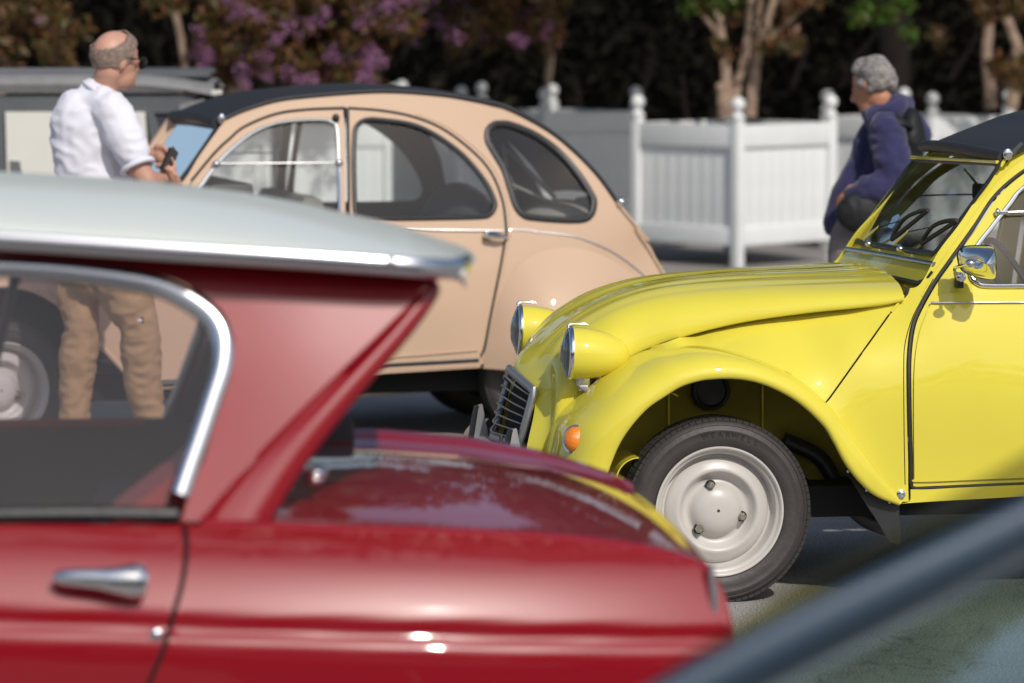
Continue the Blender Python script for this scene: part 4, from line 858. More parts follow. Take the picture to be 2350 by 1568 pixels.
    pts = cat([(m[0], m[1], w) for m, w in zip(mid, wd)], 6); P3 = S2.to3([S2.to2(p[0], p[1]) for p in pts], .004); g = G(); tube(g, P3, [p[2] for p in pts], 14, flat=.55, up=(0, -1, 0)); g.obj('window_trim', M['steel'], dr)
    bot = [(408, 1180), (200, 1178), (0, 1180), (-400, 1184), (-700, 1185)]
    trimline(S2, 'window_rubber', bot, .014, M['rubber'], dr, off=.004)
    panel(S2, 'window_pane', [wi, bot, [bot[-1], wi[0]]], M['glassr'], dr, thick=0, off=-.008, res=.1)
    # pillar return beside the rear window (second plane, facing the tail)
    c1 = cat([tuple(S2.to3([S2.to2(*p)], 0)[0]) for p in ((985, 650), (960, 676), (870, 765), (700, 930), (560, 1075), (455, 1199))], 5); rows = []
    for p in c1:
        w_ = .125 * len(rows) / (len(c1) - 1); p = Vector(p); rows.append([p, p + Vector((.03 * w_ / .15, .014, 0)), p + Vector((.045 * w_ / .15, .014, 0)), p + Vector((w_ * .65, .012, 0)), p + Vector((w_, .012, 0)), p + Vector((w_ + .012, .03, -.002)), p + Vector((w_ + .016, .20, -.004))])
    V, Fs = grid(rows, .006, flip=False); o = mobj('pillar_return', V, Fs, Rd, car, True)
    a, b = rows[0][-1], rows[-1][-1]; V = [a, b, Vector((b.x, C.W - b.y, b.z)), Vector((a.x, C.W - a.y, a.z))]; mobj('rear_window', V, [(0, 1, 2, 3)], M['glassw'], car, False)
    # overhanging roof: thin edge, crowned skin
    ge = [(-700, 515, .20), (-300, 528, .19), (0, 541, .18), (383, 566, .17), (687, 585, .17), (900, 600, .18), (985, 607, .20), (1035, 609, .25)]
    sil = [(-700, 352), (-300, 366), (0, 384), (140, 392), (350, 406), (560, 432), (703, 459), (825, 488), (900, 505), (960, 524), (1010, 543), (1045, 565)]
    G3 = cat([tuple(C.pt(*q)) for q in ge], 8)
    sx = [C.pt(p[0], p[1], .80) for p in sil]; xs = [p.x for p in sx]; zs = [p.z for p in sx]
    rows = []; xe = C.pt(1078, 600, .75).x
    for i, p in enumerate(G3):
        p = Vector(p); f = i / (len(G3) - 1); half = []
        for k in range(18):
            t = k / 17; xx = p.x + (.06 * math.sin(t * math.pi / 2) if f > .9 else 0) * (f - .9) * 10
            zc = max(np.interp(xx, xs, zs), p.z + .012) - .008
            half.append(Vector((xx, p.y + (.75 - p.y) * t, p.z + (zc - p.z) * math.sin(t * math.pi / 2) ** .72)))
        half = [p + Vector((0, .035, -.030)), p + Vector((0, .010, -.026)), p + Vector((0, -.004, -.012))] + half
        rows.append(half + [Vector((v.x, C.W - v.y, v.z)) for v in half[:-1]][::-1])
    last = rows[-1]; cx_ = last[0].x
    for e_, (dx, dz) in enumerate(((.018, -.006), (.028, -.018), (.030, -.030))):
        rows.append([Vector((v.x + dx, .75 + (v.y - .75) * (1 - .012 * (e_ + 1)), min(v.z, p.z + .05 + (v.z - p.z) * (1 - .25 * (e_ + 1))) + dz * .6)) for v in last])
    V, Fs = grid(rows, .006, flip=True); rf = mobj('roof', V, Fs, M['white_roof'], car, True)
    # gutter: steel strip
    pts = [tuple(C.pt(q[0], q[1] + 8, q[2] - .006)) for q in ge] + [tuple(C.pt(1062, 611, .30)), tuple(C.pt(1071, 604, .42))]
    pts = cat(pts, 6); g = G(); tube(g, pts, [.014 + .006 * min(1, i / len(pts) * 1.4) for i in range(len(pts))], 10, flat=.6, up=(0, -1, 0)); g.obj('roof_gutter', M['steel'], rf)
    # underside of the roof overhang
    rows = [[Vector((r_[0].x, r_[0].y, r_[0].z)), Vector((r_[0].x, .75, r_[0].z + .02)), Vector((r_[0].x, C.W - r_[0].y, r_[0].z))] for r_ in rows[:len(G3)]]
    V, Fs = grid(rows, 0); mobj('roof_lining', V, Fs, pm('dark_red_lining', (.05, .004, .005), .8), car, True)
    # deck: boot lid with raised far edge, tail
    ne = [(p[0], p[1] - 2, .13) for p in topq[1:]]
    N3 = cat([tuple(S.to3([S.to2(p[0], p[1])], 0)[0]) for p in [(460, 1200)] + topq[1:]], 4)
    farp = [(700, 1010, 1.25), (860, 1000, 1.27), (1080, 1014, 1.30), (1230, 1038, 1.32), (1340, 1068, 1.33), (1410, 1092, 1.33), (1440, 1108, 1.31)]
    F3 = [C.pt(*q) for q in farp]; fx = [p.x for p in F3]; fz = [p.z for p in F3]
    rows = []
    for p in N3:
        p = Vector(p); zf = float(np.interp(p.x, fx, fz)); row = [p + Vector((0, 0, -.006)), p + Vector((0, .006, .003)), p + Vector((0, .018, .006)), p + Vector((0, .028, -.002))]
        y0 = p.y + .03; yf = C.W - y0
        for k in range(1, 24):
            t = k / 24; y = y0 + (yf - y0) * t; crown = .030 * math.sin(math.pi * t) ** .8 * (1 - .75 * max(0, min(1, (p.x + .35) / .35)))
            row.append(Vector((p.x + .012 * math.sin(math.pi * t) * max(0, (p.x + .4) / .5), y, p.z - .006 + (zf - p.z) * t * .6 + crown)))
        row += [Vector((p.x, yf, p.z + (zf - p.z) * .6 + .012)), Vector((p.x, C.W - p.y - .01, zf + .004)), Vector((p.x, C.W - p.y, zf - .02))]
        rows.append(row)
    V, Fs = grid(rows, .006, flip=True); bl = mobj('boot_lid', V, Fs, Rd, car, True)
    lastr = rows[-1]; tl3 = cat([tuple(S.to3([S.to2(*p)], 0)[0]) for p in tail], 4); rows = []
    for p in tl3:
        p = Vector(p); rows.append([Vector((p.x + .015 * math.sin(math.pi * k / 20), p.y + (C.W - 2 * p.y) * k / 20, p.z + (.0) + .006 * math.sin(math.pi * k / 20) * (p.z > .7))) for k in range(21)])
    V, Fs = grid(rows, .006, flip=True); mobj('tail_panel', V, Fs, Rd, car, True)
    for o in [x for x in car.children if x.name.split('.')[0] in ('rear_wing', 'rear_door')]: mirror(o, C.W)
    g = G(); hb = C.pt(722, 1085, .34); ell(g, hb, (.026, .022, .013)); ell(g, hb + Vector((0, 0, -.012)), (.020, .018, .012)); g.obj('boot_hinge', M['chrome'], bl)
    tp = hp(1636, 1365, .006); g = G(); tube(g, [tp + Vector((-.006, 0, .06)), tp, tp + Vector((.004, .0, -.08))], [.006, .010, .006], 8); g.obj('tail_strip', M['steel'], car)
    g = G(); ell(g, C.pt(897, 603, .16) + Vector((0, 0, 0)), (.010, .008, .010)); g.obj('gutter_screw', M['chrome'], rf)
    # cabin: far pillar, seats, far door
    z0 = C.pt(200, 960, 1.38).z
    g = G(); box(g, (-1.9, 1.36, z0 - .36), (2.6, .05, .72), bev=.015); g.obj('far_door_trim', pm('dark_plum_trim', (.022, .016, .024), .6), car)
    x1 = C.pt(330, 972, 1.33).x; x0 = C.pt(-300, 972, 1.33).x; g = G(); box(g, ((x0 + x1) / 2, 1.325, C.pt(0, 972, 1.33).z), (x1 - x0, .012, .020), bev=.004); g.obj('door_cap_strip', pm('red_strip', (.42, .06, .06), .4), car)
    V1 = [C.pt(*q) for q in ((485, 760, 1.34), (430, 880, 1.36), (380, 985, 1.38), (560, 985, 1.38), (800, 700, 1.30), (900, 640, 1.25), (500, 640, 1.26))]
    g = G(); a_ = [Vector(v) for v in V1]; b_ = [v + Vector((0, .04, 0)) for v in a_]; n = len(a_); g.add(a_ + b_, [tuple(range(n)), tuple(range(2 * n - 1, n - 1, -1))] + [(i, (i + 1) % n, n + (i + 1) % n, n + i) for i in range(n)]); g.obj('far_pillar', M['trimgrey'], car, False)
    g = G(); tube(g, [C.pt(40, 620, 1.28), C.pt(15, 720, 1.32), C.pt(-30, 900, 1.36)], .012, 8); g.obj('far_door_bar', M['trimgrey'], car)
    zs_ = C.pt(100, 1060, .7).z
    g = G(); box(g, (-1.15, .75, zs_ - .34), (.16, 1.15, .5), rot=Matrix.Rotation(R(14), 3, 'Y'), bev=.06); box(g, (-1.45, .75, .45), (.5, 1.15, .14), bev=.05); g.obj('rear_bench', M['darkseat'], car)
    g = G(); box(g, (-2.2, .75, zs_ - .34), (.16, 1.15, .5), rot=Matrix.Rotation(R(14), 3, 'Y'), bev=.06); g.obj('front_bench', M['darkseat'], car)
    a = C.pt(365, 1150, .22); g = G(); V = [a + Vector((-.09, 0, -.04)), a + Vector((.05, 0, -.04)), a + Vector((.08, 0, .09))]; V += [v + Vector((0, .3, 0)) for v in V]; g.add(V, [(0, 1, 2), (5, 4, 3), (0, 3, 4, 1), (1, 4, 5, 2), (2, 5, 3, 0)]); g.obj('parcel_shelf', M['redseat'], car, False)
    g = G(); box(g, (-1.5, .75, .30), (3.0, 1.2, .1)); g.obj('underbody', M['black'], car, False)
    wheel(car, -.62, .12, .29, -1); wheel(car, -.62, C.W - .12, .29, 1)
    return C, car
C_R, redc = red_car()

# ------------------------------------------------------------------ BLUE CAR in the near corner
def blue_car():
    C = Car(1500, 4.6, 9.0, 1.4); car = empty('blue_car', C.O, C.a, label='dark blue car in the near right corner seen through its tinted windscreen', cat='car')
    P = lambda u, v, y=0: C.pt(u, v, y)
    a, b = P(1400, 1700), P(2360, 1212); e = (b - a)
    base, top = a - e * .25, a + e * 1.5
    mid = base.lerp(top, .5) + Vector((-.015, 0, .02))
    g = G(); tube(g, cat([tuple(base), tuple(a), tuple((a + b) / 2 + Vector((0, 0, .006))), tuple(b), tuple(top)], 5), .050, 16, flat=.6); g.obj('windscreen_pillar', M['blue'], car)
    near = Vector((0, -1.30, 0))
    g = G(); tube(g, cat([tuple(base + near), tuple(a + near), tuple((a + b) / 2 + near), tuple(b + near), tuple(top + near)], 5), .030, 12, flat=.8); g.obj('windscreen_pillar', M['blue'], car)
    rows = []
    for i in range(9):
        p = base.lerp(top, i / 8); rows.append([p + near * (k / 10) + Vector((-.05 * math.sin(math.pi * k / 10), 0, .015 * math.sin(math.pi * k / 10))) for k in range(11)])
    V, Fs = grid(rows, 0); mobj('windscreen', V, Fs, M['glassb'], car, True)
    ol = [P(1500, 1560, .03), P(1655, 1452, .03), P(1828, 1340, .03), P(2004, 1240, .03), P(2180, 1138, .03), P(2390, 1018, .03)]
    lo = [base.lerp(top, f) + Vector((0, .03, 0)) for f in (.25, .35, .45, .55, .65, .78)]
    lo = [P(1450, 1660, .03), P(1700, 1530, .03), P(1880, 1430, .03), P(2050, 1350, .03), P(2220, 1265, .03), P(2420, 1160, .03)]
    V, Fs = grid([[a_, b_] for a_, b_ in zip(ol, lo)], 0); wd = mobj('wind_deflector', V, Fs, M['glasso'], car, True)
    # roof, bonnet, flanks, far of the frame but part of the car
    rt = Vector((top.x + .9, 0, top.z + .03)); rows = []
    for p, dz in ((top, 0), (top + Vector((.25, 0, .06)), 0), (rt + Vector((.2, 0, .06)), 0), (rt + Vector((.9, 0, -.12)), 0), (rt + Vector((1.4, 0, -.5)), 0)):
        rows.append([p + near * (k / 10) + Vector((0, 0, .05 * math.sin(math.pi * k / 10))) for k in range(11)])
    V, Fs = grid(rows, .01); mobj('roof', V, Fs, M['blue'], car, True)
    rows = []
    for dx, dz in ((0, 0), (-.4, -.06), (-.9, -.13), (-1.2, -.22), (-1.3, -.4)):
        rows.append([base + near * (k / 10) + Vector((dx, 0, dz - .02 + .05 * math.sin(math.pi * k / 10))) for k in range(11)])
    V, Fs = grid(rows, .01); mobj('bonnet', V, Fs, M['blue'], car, True)
    zb = base.z
    for y in (.03, -1.33):
        g = G(); box(g, (base.x + .75, y, zb - .36), (3.9, .05, .52), bev=.02); g.obj('flank', M['blue'], car)
    for x in (base.x - .8, base.x + 1.7):
        wheel(car, x, -1.36, .30, -1); wheel(car, x, .06, .30, 1)
blue_car()

# ------------------------------------------------------------------ GREY SOFT-TOP VEHICLE behind
def soft_top():
    C = Car(-300, 20.0, 3.0, 1.5); car = empty('soft_top_utility_car', C.O, C.a, label='boxy utility car with grey canvas roof and cream side panels', cat='car')
    P = lambda u, v, y=0: C.pt(u, v, y)
    cv = pm('grey_canvas', (.10, .105, .115), .8, bump=.4, bs=60, var=.1, vs=6); cr = pm('cream_panel', (.66, .64, .58), .5, var=.04, vs=3)
    cvl = pm('pale_grey_canvas', (.20, .20, .20), .8, bump=.4, bs=60, var=.12, vs=9)
    x0, x1 = P(-500, 200).x, P(503, 200).x; zt, zl = P(200, 178).z, P(200, 214).z
    rows = []
    for (dz, dy) in ((zl, .0), (zl + .045, -.02), (zt, .0), (zt + .025, .10), (zt + .03, .75), (zt + .025, 1.4), (zt, 1.5), (zl, 1.5)):
        rows.append([Vector((x0 + (x1 - x0) * k / 12 + (.0 if k < 12 else -.03 * abs(dz - zl) / .1), dy, dz - .06 * max(0, (k - 9) / 3) ** 2 * (dz > zl + .01))) for k in range(13)])
    V, Fs = grid(rows, .01); mobj('canvas_roof', V, Fs, cvl, car, 40)
    g = G(); box(g, ((x0 + x1) / 2, .72, zt + .012), (x1 - x0 - .1, 1.3, .03), bev=.01); g.obj('roof_sheet', cv, car)
    zp = P(200, 256).z; g = G(); box(g, ((x0 + x1) / 2 - .05, .03, (zl + zp) / 2 - .01), (x1 - x0 - .16, .02, zl - zp)); g.obj('canvas_valance', cv, car)
    def pan(pts, name, mat, y=0.02, th=.02):
        V = [P(u, v, y) for u, v in pts]; n = len(V); V += [p + Vector((0, th, 0)) for p in V]
        return mobj(name, V, [tuple(range(n)), tuple(range(2 * n - 1, n - 1, -1))] + [(i, (i + 1) % n, n + (i + 1) % n, n + i) for i in range(n)], mat, car, False)
    pan([(12, 257), (148, 257), (160, 620), (22, 620)], 'side_panel', cr, .0); pan([(152, 257), (333, 257), (345, 420), (345, 620), (164, 620)], 'side_panel', cr, .0)
    pan([(-260, 257), (8, 257), (18, 620), (-250, 620)], 'side_panel', cv, .0)
    pan([(22, 368), (46, 370), (52, 414), (24, 412)], 'fuel_flap', M['steel'], -.01, .01)
    pan([(336, 258), (352, 258), (395, 370), (398, 620), (346, 620), (346, 330)], 'pillar', cv, -.01, .05)
    pan([(352, 258), (412, 258), (414, 372), (398, 375)], 'quarter_window', M['darkseat'], .04, .01)
    pan([(412, 240), (470, 226), (480, 620), (400, 620)], 'front_panel', cvl, .01, .03)
    pan([(485, 208), (509, 206), (510, 216), (486, 218)], 'roof_end_bar', cr, -.02, .04)
    xb0, xb1 = P(-480, 500).x, P(470, 500).x; g = G(); box(g, ((xb0 + xb1) / 2, .75, .46), (xb1 - xb0, 1.4, .42), bev=.04); g.obj('body', cv, car)
    wheel(car, xb0 + .5, .08, .30, -1); wheel(car, xb1 - .35, .08, .30, -1)
soft_top()

# ------------------------------------------------------------------ PLANTERS
def copy_tree(o, parent=None):
    c = o.copy(); COL.objects.link(c); c.parent = parent
    for ch in [x for x in bpy.data.objects if x.parent == o]: copy_tree(ch, c)
    return c
def make_planter():
    root = empty('planter_box', (0, 0, 0)); Pm = M['planter']; h = .5
    post0 = None
    for i, (sx, sy) in enumerate(((-1, -1), (1, -1), (1, 1), (-1, 1))):
        if post0 is None:
            g = G(); box(g, (0, 0, .535), (.074, .074, 1.07), bev=.008); post0 = g.obj('post', Pm, root)
            g = G(); lathe(g, [(.05, 1.07), (.052, 1.085), (.040, 1.10), (.024, 1.112), (.022, 1.122), (.036, 1.135), (.050, 1.158), (.052, 1.178), (.045, 1.202), (.028, 1.220), (.008, 1.228), (.0001, 1.229)], 20); g.obj('finial', Pm, post0)
            p = post0
        else: p = copy_tree(post0, root)
        p.location = (sx * h, sy * h, 0)
    g = G(); box(g, (0, 0, 0), (.926, .055, .16), bev=.006); top0 = g.obj('top_rail', Pm, root)
    g = G(); box(g, (0, 0, 0), (.926, .055, .13), bev=.006); bot0 = g.obj('bottom_rail', Pm, root)
    g = G(); box(g, (0, 0, 0), (.1132, .022, .60), bev=.0025); pl0 = g.obj('plank', Pm, root)
    for i in range(4):
        a = math.pi / 2 * i; Rz = Matrix.Rotation(a, 4, 'Z')
        for src, z in ((top0, .945), (bot0, .225)):
            o = src if i == 0 else share(src, root); o.location = Rz @ Vector((0, -h, z)); o.rotation_euler = (0, 0, a)
        for k in range(8):
            o = pl0 if (i == 0 and k == 0) else share(pl0, root); o.location = Rz @ Vector((-.399 + .114 * k, -h + .012, .58)); o.rotation_euler = (0, 0, a)
    g = G(); box(g, (0, 0, .98), (.95, .95, .03)); g.obj('soil', M['soil'], root, False)
    g = G(); box(g, (0, 0, .57), (.955, .955, .78)); g.obj('liner', Pm, root, False)
    return root
def near_corner(u, D, rot, s=1.0):           # centre of a planter whose nearest post stands at photo column u
    X = (u - CX) * D / F; r = R(rot); c, s_ = math.cos(r), math.sin(r); lx, ly = .5 * s, .5 * s
    return (X + lx * c - ly * s_, D + lx * s_ + ly * c, 0)
pl = [(1693, 28.0, 44, 1.0, 'sunlit white wooden planter with ball finials between the yellow and beige cars'),
      (1250, 31.0, 42, 1.0, 'dappled white planter box just behind the beige car tail'),
      (2139, 29.6, 48, 1.0, 'white planter box behind the man in the navy coat'),
      (668, 28.2, 2, .70, 'small white planter box seen through the beige front door window'),
      (392, 28.2, -3, .70, 'white planter box left of the gap in the beige front window'),
      (905, 32.5, 44, 1.0, 'white planter box seen through the beige rear door window'),
      (1075, 35.2 - 2.2, 10, 1.0, 'distant white planter box with its finial above the beige roof')]
proto = make_planter(); planters = []
for i, (u, D, rot, s, lb) in enumerate(pl[:6]):
    o = proto if i == 0 else copy_tree(proto)
    o.location = near_corner(u, D, rot, s); o.rotation_euler = (0, 0, R(rot)); o.scale = (s, s, 1); tag(o, lb, 'planter', 'white planter boxes in a row'); planters.append(o)

# ------------------------------------------------------------------ TREES
def leaves(name, clumps, size, mat, parent=None, flat=.6, kind=None):
    V = []; F_ = []
    rng = np.random.default_rng(hash(name) % 1000 + len(clumps))
    allv = []
    for (c, r, n) in clumps:
        c = np.array(c); r = np.array(r) if hasattr(r, '__len__') else np.array([r, r, r])
        d = rng.normal(size=(n, 3)); d /= np.linalg.norm(d, axis=1)[:, None]; rad = rng.random(n) ** .45
        p = c + d * rad[:, None] * r
        a = rng.normal(size=(n, 3)); a /= np.linalg.norm(a, axis=1)[:, None]; b = rng.normal(size=(n, 3)); b -= a * (a * b).sum(1)[:, None]; b /= np.linalg.norm(b, axis=1)[:, None]
        s = size * (.6 + .8 * rng.random(n))[:, None]
        allv.append(np.stack([p - a * s, p + b * s * .38 + a * s * .05, p + a * s, p - b * s * .38 + a * s * .05], 1).reshape(-1, 3))
    v = np.concatenate(allv); n = len(v) // 4
    me = bpy.data.meshes.new(name); me.vertices.add(len(v)); me.vertices.foreach_set('co', v.ravel().astype(np.float32))
    me.loops.add(4 * n); me.loops.foreach_set('vertex_index', np.arange(4 * n)); me.polygons.add(n); me.polygons.foreach_set('loop_start', np.arange(n) * 4); me.polygons.foreach_set('loop_total', np.full(n, 4)); me.update(calc_edges=True); me.materials.append(mat)
    o = bpy.data.objects.new(name, me); COL.objects.link(o); o.parent = parent
    if kind: o['kind'] = kind
    return o
def sub(pts, o): return [tuple(Vector(p) - Vector(o)) for p in pts]
def crape(base, label, stems, clumps, flowers, leafm, extra=()):
    root = empty('crape_myrtle_tree', base, label=label, cat='tree', group='small flowering trees in the planters'); B0 = Vector(base)
    g = G()
    for st, r0, r1 in stems:
        pts = cat([tuple(Vector(p) - B0) for p in st], 6); n = len(pts); tube(g, [Vector(p) + Vector((random.uniform(-1, 1), random.uniform(-1, 1), 0)) * .006 for p in pts], [r0 + (r1 - r0) * i / (n - 1) for i in range(n)], 8)
    g.obj('trunk', M['bark'], root)
    if clumps: leaves('crown', [(tuple(Vector(c) - B0), r, n) for c, r, n in clumps], .042, leafm, root)
    if flowers: leaves('blossom', [(tuple(Vector(c) - B0), r, n) for c, r, n in flowers], .020, M['flower'], root)
    for nm, cl, mt in extra: leaves(nm, [(tuple(Vector(c) - B0), r, n) for c, r, n in cl], .042, mt, root)
    return root
def topc(X, Y, w=1.3, n=2600): return [((X + random.uniform(-w, w), Y + random.uniform(-.8, .8), random.uniform(2.5, 3.6)), (.5, .5, .4), n // 6) for _ in range(6)]
rnd = random.Random(5)
def scatter(reg, n, D, r, cnt):
    out = []
    for _ in range(n):
        u = rnd.uniform(reg[0], reg[2]); v = rnd.uniform(reg[1], reg[3]); out.append((tuple(at(u, v, D + rnd.uniform(-.4, .5))), r * rnd.uniform(.7, 1.3), cnt))
    return out
def stems(base, D, lst): return [([tuple(base)] + [tuple(at(u, v, D + dd)) for u, v, dd in s], r0, r1) for s, r0, r1 in lst]
soilz = .98
def bs(i, dx=0, dy=0): p = planters[i].location; return (p.x + dx, p.y + dy, soilz)
# tree in the main planter
b0 = bs(0); D0 = b0[1]
crape(b0, 'slender multi-stemmed tree growing out of the sunlit white planter', [
    ([at(1672, 268, D0), at(1668, 210, D0), at(1665, 165, D0), at(1658, 90, D0), at(1636, -10, D0), at(1600, -140, D0)], .050, .022), ([at(1685, 268, D0), at(1690, 205, D0), at(1712, 120, D0), at(1722, 0, D0), at(1740, -150, D0)], .042, .018),
    ([at(1722, 268, D0), at(1730, 180, D0), at(1742, 110, D0), at(1776, 0, D0), at(1810, -120, D0)], .050, .02), ([at(1728, 268, D0), at(1722, 150, D0 + .1), at(1738, 60, D0 + .1), at(1760, -120, D0)], .035, .016),
    ([at(1660, 268, D0), at(1655, 215, D0 - .05), at(1652, 195, D0 - .05)], .045, .03), ([at(1658, 90, D0), at(1600, 20, D0), at(1540, -60, D0)], .02, .01), ([at(1742, 110, D0), at(1800, 60, D0), at(1880, -20, D0)], .02, .01)],
    scatter((1600, -60, 1900, 20), 14, D0, .12, 60) + scatter((1630, 60, 1680, 130), 3, D0, .08, 40) + scatter((1740, 0, 1830, 110), 5, D0, .09, 40) + topc(b0[0], D0), [], M['crape'],
    [('green_sprays', scatter((1960, -30, 2080, 40), 7, D0 + .4, .09, 60) + scatter((1560, -30, 1700, 20), 6, D0, .1, 40) + scatter((2080, 60, 2120, 90), 2, D0 + 1, .06, 20), M['green'])])
X2 = (700 - CX) * 27.8 / F; b1 = (X2, 28.6, soilz)
crape(bs(3), 'bushy tree with mauve blossom and rusty leaves above the beige roof', [([at(660, 200, 28.5), at(640, 120, 28.5), at(600, 0, 28.5), at(560, -120, 28.5)], .04, .02), ([at(690, 200, 28.5), at(760, 90, 28.5), at(820, -60, 28.5)], .04, .02)],
    scatter((500, -40, 940, 60), 60, 27.9, .15, 85) + scatter((470, 40, 900, 150), 52, 27.9, .14, 80) + scatter((480, 140, 860, 190), 30, 28.0, .12, 60) + topc(-1.5, 28.3),
    scatter((480, -20, 950, 60), 30, 27.6, .075, 34) + scatter((450, 50, 860, 130), 20, 27.6, .075, 34) + scatter((450, 120, 880, 200), 30, 27.6, .07, 42), M['crape'])
crape(bs(5), 'flowering tree whose mauve sprays hang above the beige tail', [([at(1258, 190, 32.6), at(1262, 120, 32.4), at(1240, 0, 32), at(1200, -120, 32)], .035, .02)],
    scatter((960, -60, 1180, 40), 22, 29.5, .12, 70) + scatter((1020, 20, 1270, 100), 22, 29.5, .12, 60) + scatter((1200, -40, 1310, 30), 7, 29.5, .11, 50) + topc(-.2, 30.5),
    scatter((940, -20, 1290, 110), 24, 29.2, .075, 34) + scatter((1160, 80, 1210, 120), 5, 29.2, .05, 50), M['crape'])
crape(bs(4), 'thin bare-stemmed tree behind the man in the white shirt', [([at(420, 230, 28.6), at(425, 140, 28.6), at(400, 20, 28.6), at(380, -120, 28.6)], .035, .02), ([at(440, 230, 28.6), at(470, 100, 28.6), at(500, -60, 28.6)], .03, .02)],
    scatter((340, -50, 470, 20), 8, 28, .1, 40) + topc(-2.6, 28.4, .5), [], M['crape'])
crape((-3.72, 28.0, 0), 'rusty yellow-leaved tree above the left end of the grey canvas roof', [([at(-20, 400, 28.0), at(0, 230, 28.0), at(10, 100, 28.0), at(30, -60, 28.0)], .05, .02)],
    scatter((-60, -40, 200, 60), 18, 27.4, .12, 50) + scatter((-40, 60, 160, 170), 11, 27.4, .11, 50) + scatter((60, 40, 190, 100), 5, 27.4, .10, 45) + topc(-3.9, 28),
    scatter((90, 40, 130, 70), 2, 27.2, .03, 20), M['crape'])
crape(bs(2), 'tree with orange-tinged leaves above the yellow roof', [([at(2275, 250, 30.0), at(2265, 120, 30.0), at(2270, 0, 30.0), at(2250, -120, 30)], .05, .03), ([at(2320, 250, 30.0), at(2335, 120, 30.0), at(2310, 40, 30.0), at(2290, -100, 30)], .05, .03)],
    scatter((2230, -40, 2380, 30), 16, 29.2, .11, 60) + scatter((2270, 120, 2380, 190), 12, 29.2, .10, 60) + scatter((2130, 50, 2190, 90), 2, 29.5, .08, 25) + topc(3.6, 30), [], M['crape'])
# added evergreens: unseen crowns above the frame, put there to shade the hedge
for i, (X, Y, lb) in enumerate(((-11, 32.2, 'added shade tree furthest left behind the planters'), (-6.5, 32.6, 'added shade tree behind the grey canvas roof'), (-2.4, 33.2, 'added shade tree behind the mauve blossom'), (3.3, 34.3, 'added shade tree behind the sunlit planter'), (7, 33.0, 'added shade tree behind the man in navy'), (11.5, 34, 'added shade tree right of the navy-coated man'), (16, 33.6, 'added shade tree furthest right'))):
    root = empty('added_shade_tree', (X, Y, 0), label=lb, cat='tree', group='added shade trees behind the planters'); g = G()
    tube(g, cat([(0, 0, 0), (.05, 0, 1.5), (-.08, .05, 3), (0, 0, 5.5)], 5), list(np.linspace(.16, .08, 16)), 10); g.obj('trunk', M['darkbark'], root)
    leaves('crown', ([((x_ - X, 28.1 - Y + random.uniform(-.3, .3), random.uniform(3.3, 4.7)), (.6, .6, .5), 480) for x_ in (-.8, -.2, .4, 1.0, 1.6, 2.2, 2.8)] if abs(X - 3.3) < .1 else []) + [((random.uniform(-1.7, 1.7), random.uniform(-4.4, -.4), random.uniform(5.4, 8.0)), (1.5, 1.5, 1.0), 460) for _ in range(13)], .22, M['canopy'], root)  # low front clumps hang clear of the trunk, added to shade the rear planters
rows = []
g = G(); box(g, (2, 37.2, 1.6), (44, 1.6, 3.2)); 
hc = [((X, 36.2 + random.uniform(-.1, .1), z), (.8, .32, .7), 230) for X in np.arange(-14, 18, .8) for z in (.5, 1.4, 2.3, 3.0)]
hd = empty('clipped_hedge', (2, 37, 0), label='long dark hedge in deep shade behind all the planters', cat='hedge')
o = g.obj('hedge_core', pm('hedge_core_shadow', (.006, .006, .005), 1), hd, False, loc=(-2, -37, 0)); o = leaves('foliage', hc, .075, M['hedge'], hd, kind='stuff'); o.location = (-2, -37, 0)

for i in range(11):
    u = 1120 + i * 118 + rnd.uniform(-25, 25); v = rnd.uniform(60, 150) if i > 5 else rnd.uniform(130, 200); dx = rnd.uniform(30, 110) if i > 5 else rnd.uniform(-40, 60); g = G()
    a_, b_ = at(u, v + 110, 35.4), at(u + dx, v - 20, 35.2); tube(g, cat([tuple(a_ - Vector((2, 37, 0))), tuple((a_ + b_) / 2 - Vector((2 + rnd.uniform(-.05, .05), 37, 0))), tuple(b_ - Vector((2, 37, 0)))], 4), [.028, .025, .024, .024, .022, .02, .018, .015, .012], 6)
    g.obj('stem', M['darkbark'], hd)
wd_ = [((X + random.uniform(-1, 1), -24 + random.uniform(-1.5, 1.5), z), (2.6, 1.5, 1.6), 130) for X in np.arange(-54, 56, 3.2) for z in (1.5, 3.8, 6.2 + 1.4 * math.sin(X * .35))]
wo_ = leaves('wood_behind_the_viewer', wd_, .42, M['canopy'], None, kind='stuff'); tag(wo_, 'band of dark trees on the far side of the car park behind the viewer', 'wood')
